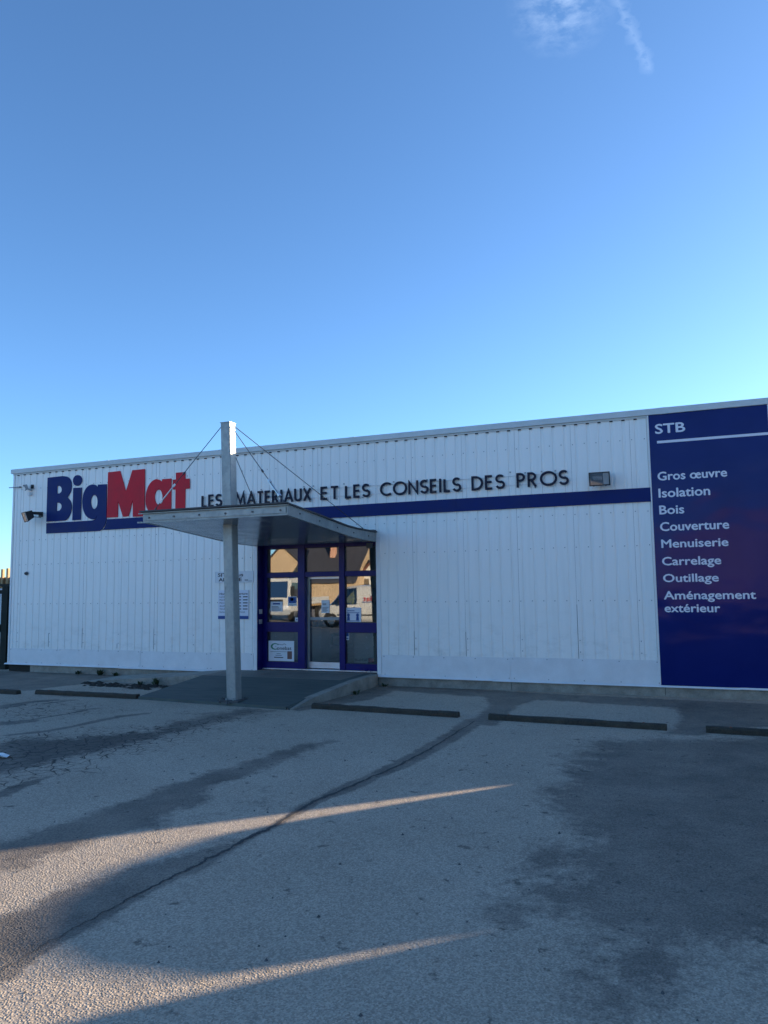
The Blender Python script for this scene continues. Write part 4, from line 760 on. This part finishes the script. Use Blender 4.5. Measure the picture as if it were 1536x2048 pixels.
mb.add(V, [(i*4+j, i*4+j+1, i*4+5+j, i*4+4+j) for i in range(4) for j in range(3)]).build('scrap', 'litter', li, fix=False); offset(li, 0)
pb = MB()
for k in range(420):
    x, y = random.uniform(-9, 1.2), random.uniform(-12.3, -3.6); r_ = abs(random.gauss(.004, .004))+.002
    if k == 0: x, y, r_ = *onground(721, 2031)[:2], .012
    V = [(x+r_*math.cos(a_)*random.uniform(.7, 1.2), y+r_*math.sin(a_)*random.uniform(.7, 1.2), 0) for a_ in (0, 1.25, 2.5, 3.8, 5)]+[(x, y, r_*1.1)]; pb.add(V, [(0, 1, 5), (1, 2, 5), (2, 3, 5), (3, 4, 5), (4, 0, 5)])
tag(pb.build('loose_grit', 'stone', None), 'scattered dark grit and small stones on the asphalt', 'grit', kind='stuff')

# ------------------------------------------------------------------ vehicles
def compact(V, fs):
    ids = sorted({i for f in fs for i in f}); mp_ = {i: k for k, i in enumerate(ids)}; return MB().add([V[i] for i in ids], [tuple(mp_[i] for i in f) for f in fs])
def van(name, loc, rz, label, scale=1.0, text=False):
    """small panel van, nose towards +x in its own frame; loft of cross-sections with real window openings"""
    o = thing(name, loc, label, 'van', None, rz); o.scale = scale if isinstance(scale, tuple) else (scale,)*3
    #    x     zb   zwaist zbelt zroof wlow  wbelt wroof
    S = [(-2.05, .42, .75, 1.02, 1.16, .76, .80, .68), (-1.74, .30, .72, 1.02, 1.78, .83, .86, .68), (-.95, .26, .72, 1.02, 1.84, .85, .88, .74), (-.10, .24, .72, 1.02, 1.86, .85, .88, .74), (.0, .24, .72, 1.02, 1.86, .85, .88, .74), (.72, .24, .72, 1.02, 1.80, .85, .88, .72), (.84, .24, .72, 1.02, 1.72, .85, .88, .70), (1.36, .26, .70, .99, 1.16, .84, .86, .66), (1.48, .26, .68, .94, 1.06, .83, .85, .68), (1.88, .28, .62, .80, .94, .80, .80, .66), (2.02, .34, .58, .72, .84, .70, .70, .56)]
    def ring(s):
        x, zb, zw, zl_, zr, wl_, wb, wr = s; h = [(0, zb), (wl_*.9, zb), (wl_, zb+.14), (wb, zw), (wb*.995, zl_), (wr+.03, zr-.10 if zr > zl_+.2 else zl_+(zr-zl_)*.5), (wr-.08, zr-.012), (0, zr+.02)]
        return [(x, y, z) for y, z in h]+[(x, -y, z) for y, z in h[-2:0:-1]]
    V = [q for s in S for q in ring(s)]; n = 14; body, gs, gw = [], [], []
    for i in range(len(S)-1):
        for k in range(n):
            f = (i*n+k, i*n+(k+1) % n, (i+1)*n+(k+1) % n, (i+1)*n+k)
            if k in (4, 9) and i in (4, 6): gs.append(f)
            elif k in (6, 7) and i == 6: gw.append(f)
            else: body.append(f)
    body += [tuple(range(n)), tuple((len(S)-1)*n+k for k in range(n))[::-1]]
    b = MB().add(V, body).build('body', 'vehicle_white', o, smooth=False); b.data.shade_smooth()
    try: b.data.set_sharp_from_angle(angle=math.radians(32))
    except Exception: pass
    compact(V, gw).build('windscreen', 'vehicle_glass', o, fix=False); [compact(V, [g]).build('side_window', 'vehicle_glass', o, fix=False) for g in gs]
    for sx in (-1.28, 1.32):
        for sy in (-1, 1):
            wv = MB().tube([(sx, sy*.70, .31), (sx, sy*.73, .31), (sx, sy*.86, .31), (sx, sy*.88, .31)], [.29, .31, .31, .28], 24).build('wheel', 'tyre', o, smooth=False)
            MB().tube([(sx, sy*.865, .31), (sx, sy*.888, .31)], [.20, .17], 20).build('rim', 'rim', wv); MB().tube([(sx, sy*.60, .36), (sx, sy*.853, .36)], .375, 24).build('wheel_arch', 'plastic_black', o)
    for sy in (-1, 1):
        MB().box(1.93, 2.0, sy*.55-.12, sy*.55+.12, .66, .80).build('headlight', 'lamp_clear', o, bevel=.02); MB().box(-2.07, -2.0, sy*.72-.07, sy*.72+.07, .78, 1.02).build('tail_light', 'lamp_red', o, bevel=.01)
        MB().box(.80, .92, sy*.98-.09, sy*.98+.09, 1.0, 1.2).build('mirror', 'plastic_black', o, bevel=.02)
        MB().box(-1.0, 1.0, sy*.874-.006, sy*.874+.012*sy, .52, .58).build('side_moulding', 'plastic_black', o); MB().box(.06, .16, sy*.884-.008, sy*.884+.008, .88, .91).build('door_handle', 'plastic_black', o)
    MB().box(1.98, 2.08, -.72, .72, .34, .56).build('bumper', 'plastic_black', o, bevel=.03); MB().box(-2.13, -2.0, -.76, .76, .34, .56).build('bumper', 'plastic_black', o, bevel=.03)
    for sy in (-.34, .34): MB().box(.1, .55, sy-.22, sy+.22, .5, .75).box(.02, .14, sy-.22, sy+.22, .75, 1.42).build('seat', 'plastic_black', o)
    if text:
        # lettering along the -y flank when seen from -y
        link('lettering', text_mesh('BigMat', -1.5, 1.02+.16, -.35, 1.02+.40, -.905, 0), 'print_red', o); MB().box(-1.5, -.3, -.905, -.885, 1.12, 1.15).build('flank_stripe', 'print_blue', o)
    return o
van('parked_van', (-15.6, -20.4, 0), math.pi, 'white small van with red lettering on its flank parked across the lot facing the shop', 1.12, True)
van('parked_van', (3.70, -2.865, 0), math.pi/2, 'plain white small van parked nose to the wall beyond the tall sign panel', (.82, .94, .96))

def truck(loc, rz):
    o = thing('flatbed_truck', loc, 'white flatbed truck with square cab parked beside the small van', 'truck', None, rz)
    MB().prism([(.75, .55), (2.45, .55), (2.5, 1.35), (2.3, 2.55), (.85, 2.6), (.75, 2.4)], -1.05, 1.05).build('cab', 'vehicle_white', o, bevel=.05)
    MB().add([(2.512, -.92, 1.42), (2.512, .92, 1.42), (2.345, .86, 2.38), (2.345, -.86, 2.38)], [(0, 1, 2, 3)]).build('windscreen', 'house_glass', o, fix=False)
    for sy in (-1, 1):
        MB().prism([(1.2, 1.4), (2.3, 1.4), (2.16, 2.3), (1.2, 2.3)], sy*1.048, sy*1.056).build('side_window', 'house_glass', o); MB().box(2.3, 2.4, sy*1.2-.1, sy*1.2+.1, 1.6, 2.1).build('mirror', 'plastic_black', o, bevel=.02); MB().box(2.45, 2.54, sy*.78-.16, sy*.78+.16, .72, .92).build('headlight', 'lamp_clear', o, bevel=.02)
    MB().box(2.46, 2.53, -.6, .6, .95, 1.3).build('grille', 'plastic_black', o); MB().box(2.4, 2.6, -1.05, 1.05, .42, .68).build('bumper', 'lamp_grey', o, bevel=.03); MB().box(-3.2, .9, -.4, .4, .6, .85).build('chassis', 'plastic_black', o); MB().box(-3.3, .6, -1.1, 1.1, .86, 1.0).build('bed', 'timber', o)
    for sy in (-1, 1): MB().box(-3.3, .6, sy*1.1-.02, sy*1.1+.02, 1.0, 1.42).build('side_board', 'vehicle_white', o)
    MB().box(.55, .62, -1.08, 1.08, 1.0, 2.1).build('headboard', 'orange_paint', o)
    for sx in (1.6, -2.2):
        for sy in (-1, 1): wv = MB().tube([(sx, sy*.72, .44), (sx, sy*1.0, .44)], .44, 20).build('wheel', 'tyre', o); MB().tube([(sx, sy*1.001, .44), (sx, sy*1.015, .44)], .24, 16).build('rim', 'rim', wv)
truck((-23.7, -27.4, 0), math.radians(86))

# ------------------------------------------------------------------ houses across the street (mirrored in the glass) and neighbour
def house(loc, rz, w, d, he, hr, wall, roof, label, gable_win=True, chim=True):
    """gable end towards the house's own +y, footprint w x d, eaves he, ridge hr"""
    o = thing('house', loc, label, 'house', None, rz)
    MB().prism([(-w/2, 0), (w/2, 0), (w/2, he), (0, hr), (-w/2, he)], -d, 0).build('wall', wall, o)
    k = (hr-he)/(w/2); ov = .35; rf_ = MB()
    for s_ in (-1, 1): rf_.prism([(0, hr+.02), (s_*(w/2+ov), he-k*ov+.02), (s_*(w/2+ov), he-k*ov+.22), (0, hr+.24)][::s_], -d-.25, .25)
    r_ = rf_.build('roof', roof, o)
    if chim: MB().box(w*.2, w*.2+.6, -d*.5, -d*.5+.6, hr-.25*(hr-he)-1.0, hr+.8).build('chimney', 'render_pink', r_)
    def win(x, z, ww, wh):
        f = MB().box(x-ww/2-.07, x+ww/2+.07, .002, .05, z-wh/2-.07, z+wh/2+.07).build('window', 'vehicle_white', o); MB().box(x-ww/2, x+ww/2, .051, .06, z-wh/2, z+wh/2).build('pane', 'house_glass', f); MB().box(x-ww/2-.12, x+ww/2+.12, .003, .14, z-wh/2-.14, z-wh/2-.075).build('sill', 'concrete', f)
    if gable_win:
        for x in (-w*.26, w*.26): win(x, 1.6, 1.0, 1.3); win(x, he-.3, .95, 1.2)
        dr = MB().box(-.48, .48, .002, .06, 0, 2.1).build('door', 'orange_paint', o); MB().box(.32, .4, .061, .1, .95, 1.1).build('handle', 'lamp_grey', dr)
    return o
house((-44.1, -62, 0), 0, 8, 14, 3.4, 6.9, 'render_cream', 'roof_slate', 'cream house with steep blank gable and dark slate roof across the street', False)
house((-39.6, -62, 0), math.pi/2, 9, 6.6, 2.8, 7.4, 'render_cream', 'roof_slate', 'low cream house with its dark roof slope towards the shop across the street', False)
house((-31.6, -60, 0), 0, 5, 10, 2.6, 5.0, 'render_white', 'roof_tile', 'little off white house with red tile roof and windowed gable across the street')
house((3.2, -62, 0), 0, 13, 12, 4.8, 9.2, 'render_cream', 'roof_tile', 'broad cream house with windowed gable and tile roof across the street')
house((-14, -64, 0), 0, 10, 12, 3.8, 7.6, 'render_white', 'roof_slate', 'off white house with slate roof and windowed gable in the middle of the row')
house((-58, -62, 0), 0, 9, 12, 3.6, 7.4, 'render_pink', 'roof_slate', 'salmon house with slate roof and windowed gable at the end of the row')
nb = thing('neighbour_hall', (7, -2, 0), 'plain grey metal hall closing the side of the parking lot', 'building')
MB().box(7.1, 22, -17, -2.0, 0, 6.2).build('wall', 'sheet_grey', nb); MB().box(7.08, 22.1, -17.1, -1.98, 6.201, 6.5).build('roof', 'roofing', nb); dr = MB().box(7.04, 7.098, -11, -7, 0, 4).build('roller_door', 'shelf_grey', nb)
for k in range(12): MB().box(7.025, 7.039, -11, -7, .05+k*.33, .33+k*.33).build('slat', 'shelf_grey', dr)
offset(nb, 0)
shade_pallet = thing('pallet', (5.85, -4.1, 0), 'wooden pallet in the unseen stack added to block low sun', 'pallet', 'added pallets blocking the low sun')  # unseen pallet stack, added to cut a sun streak short on the asphalt
for k in range(5): MB().box(k*.21, k*.21+.12, 0, 1.2, .122, .144).build('top_board', 'timber', shade_pallet)
for k in range(3): MB().box(0, .96, k*.525, k*.525+.15, .022, .121).build('block_row', 'timber', shade_pallet)
for k in range(3): MB().box(k*.42, k*.42+.12, 0, 1.2, 0, .021).build('bottom_board', 'timber', shade_pallet)
for k in range(1, 17):
    c_ = copy_tree(shade_pallet); c_.location = (5.85+random.uniform(0, .03), -4.1+random.uniform(-.03, .02), k*.145)
bpy.context.view_layer.update()
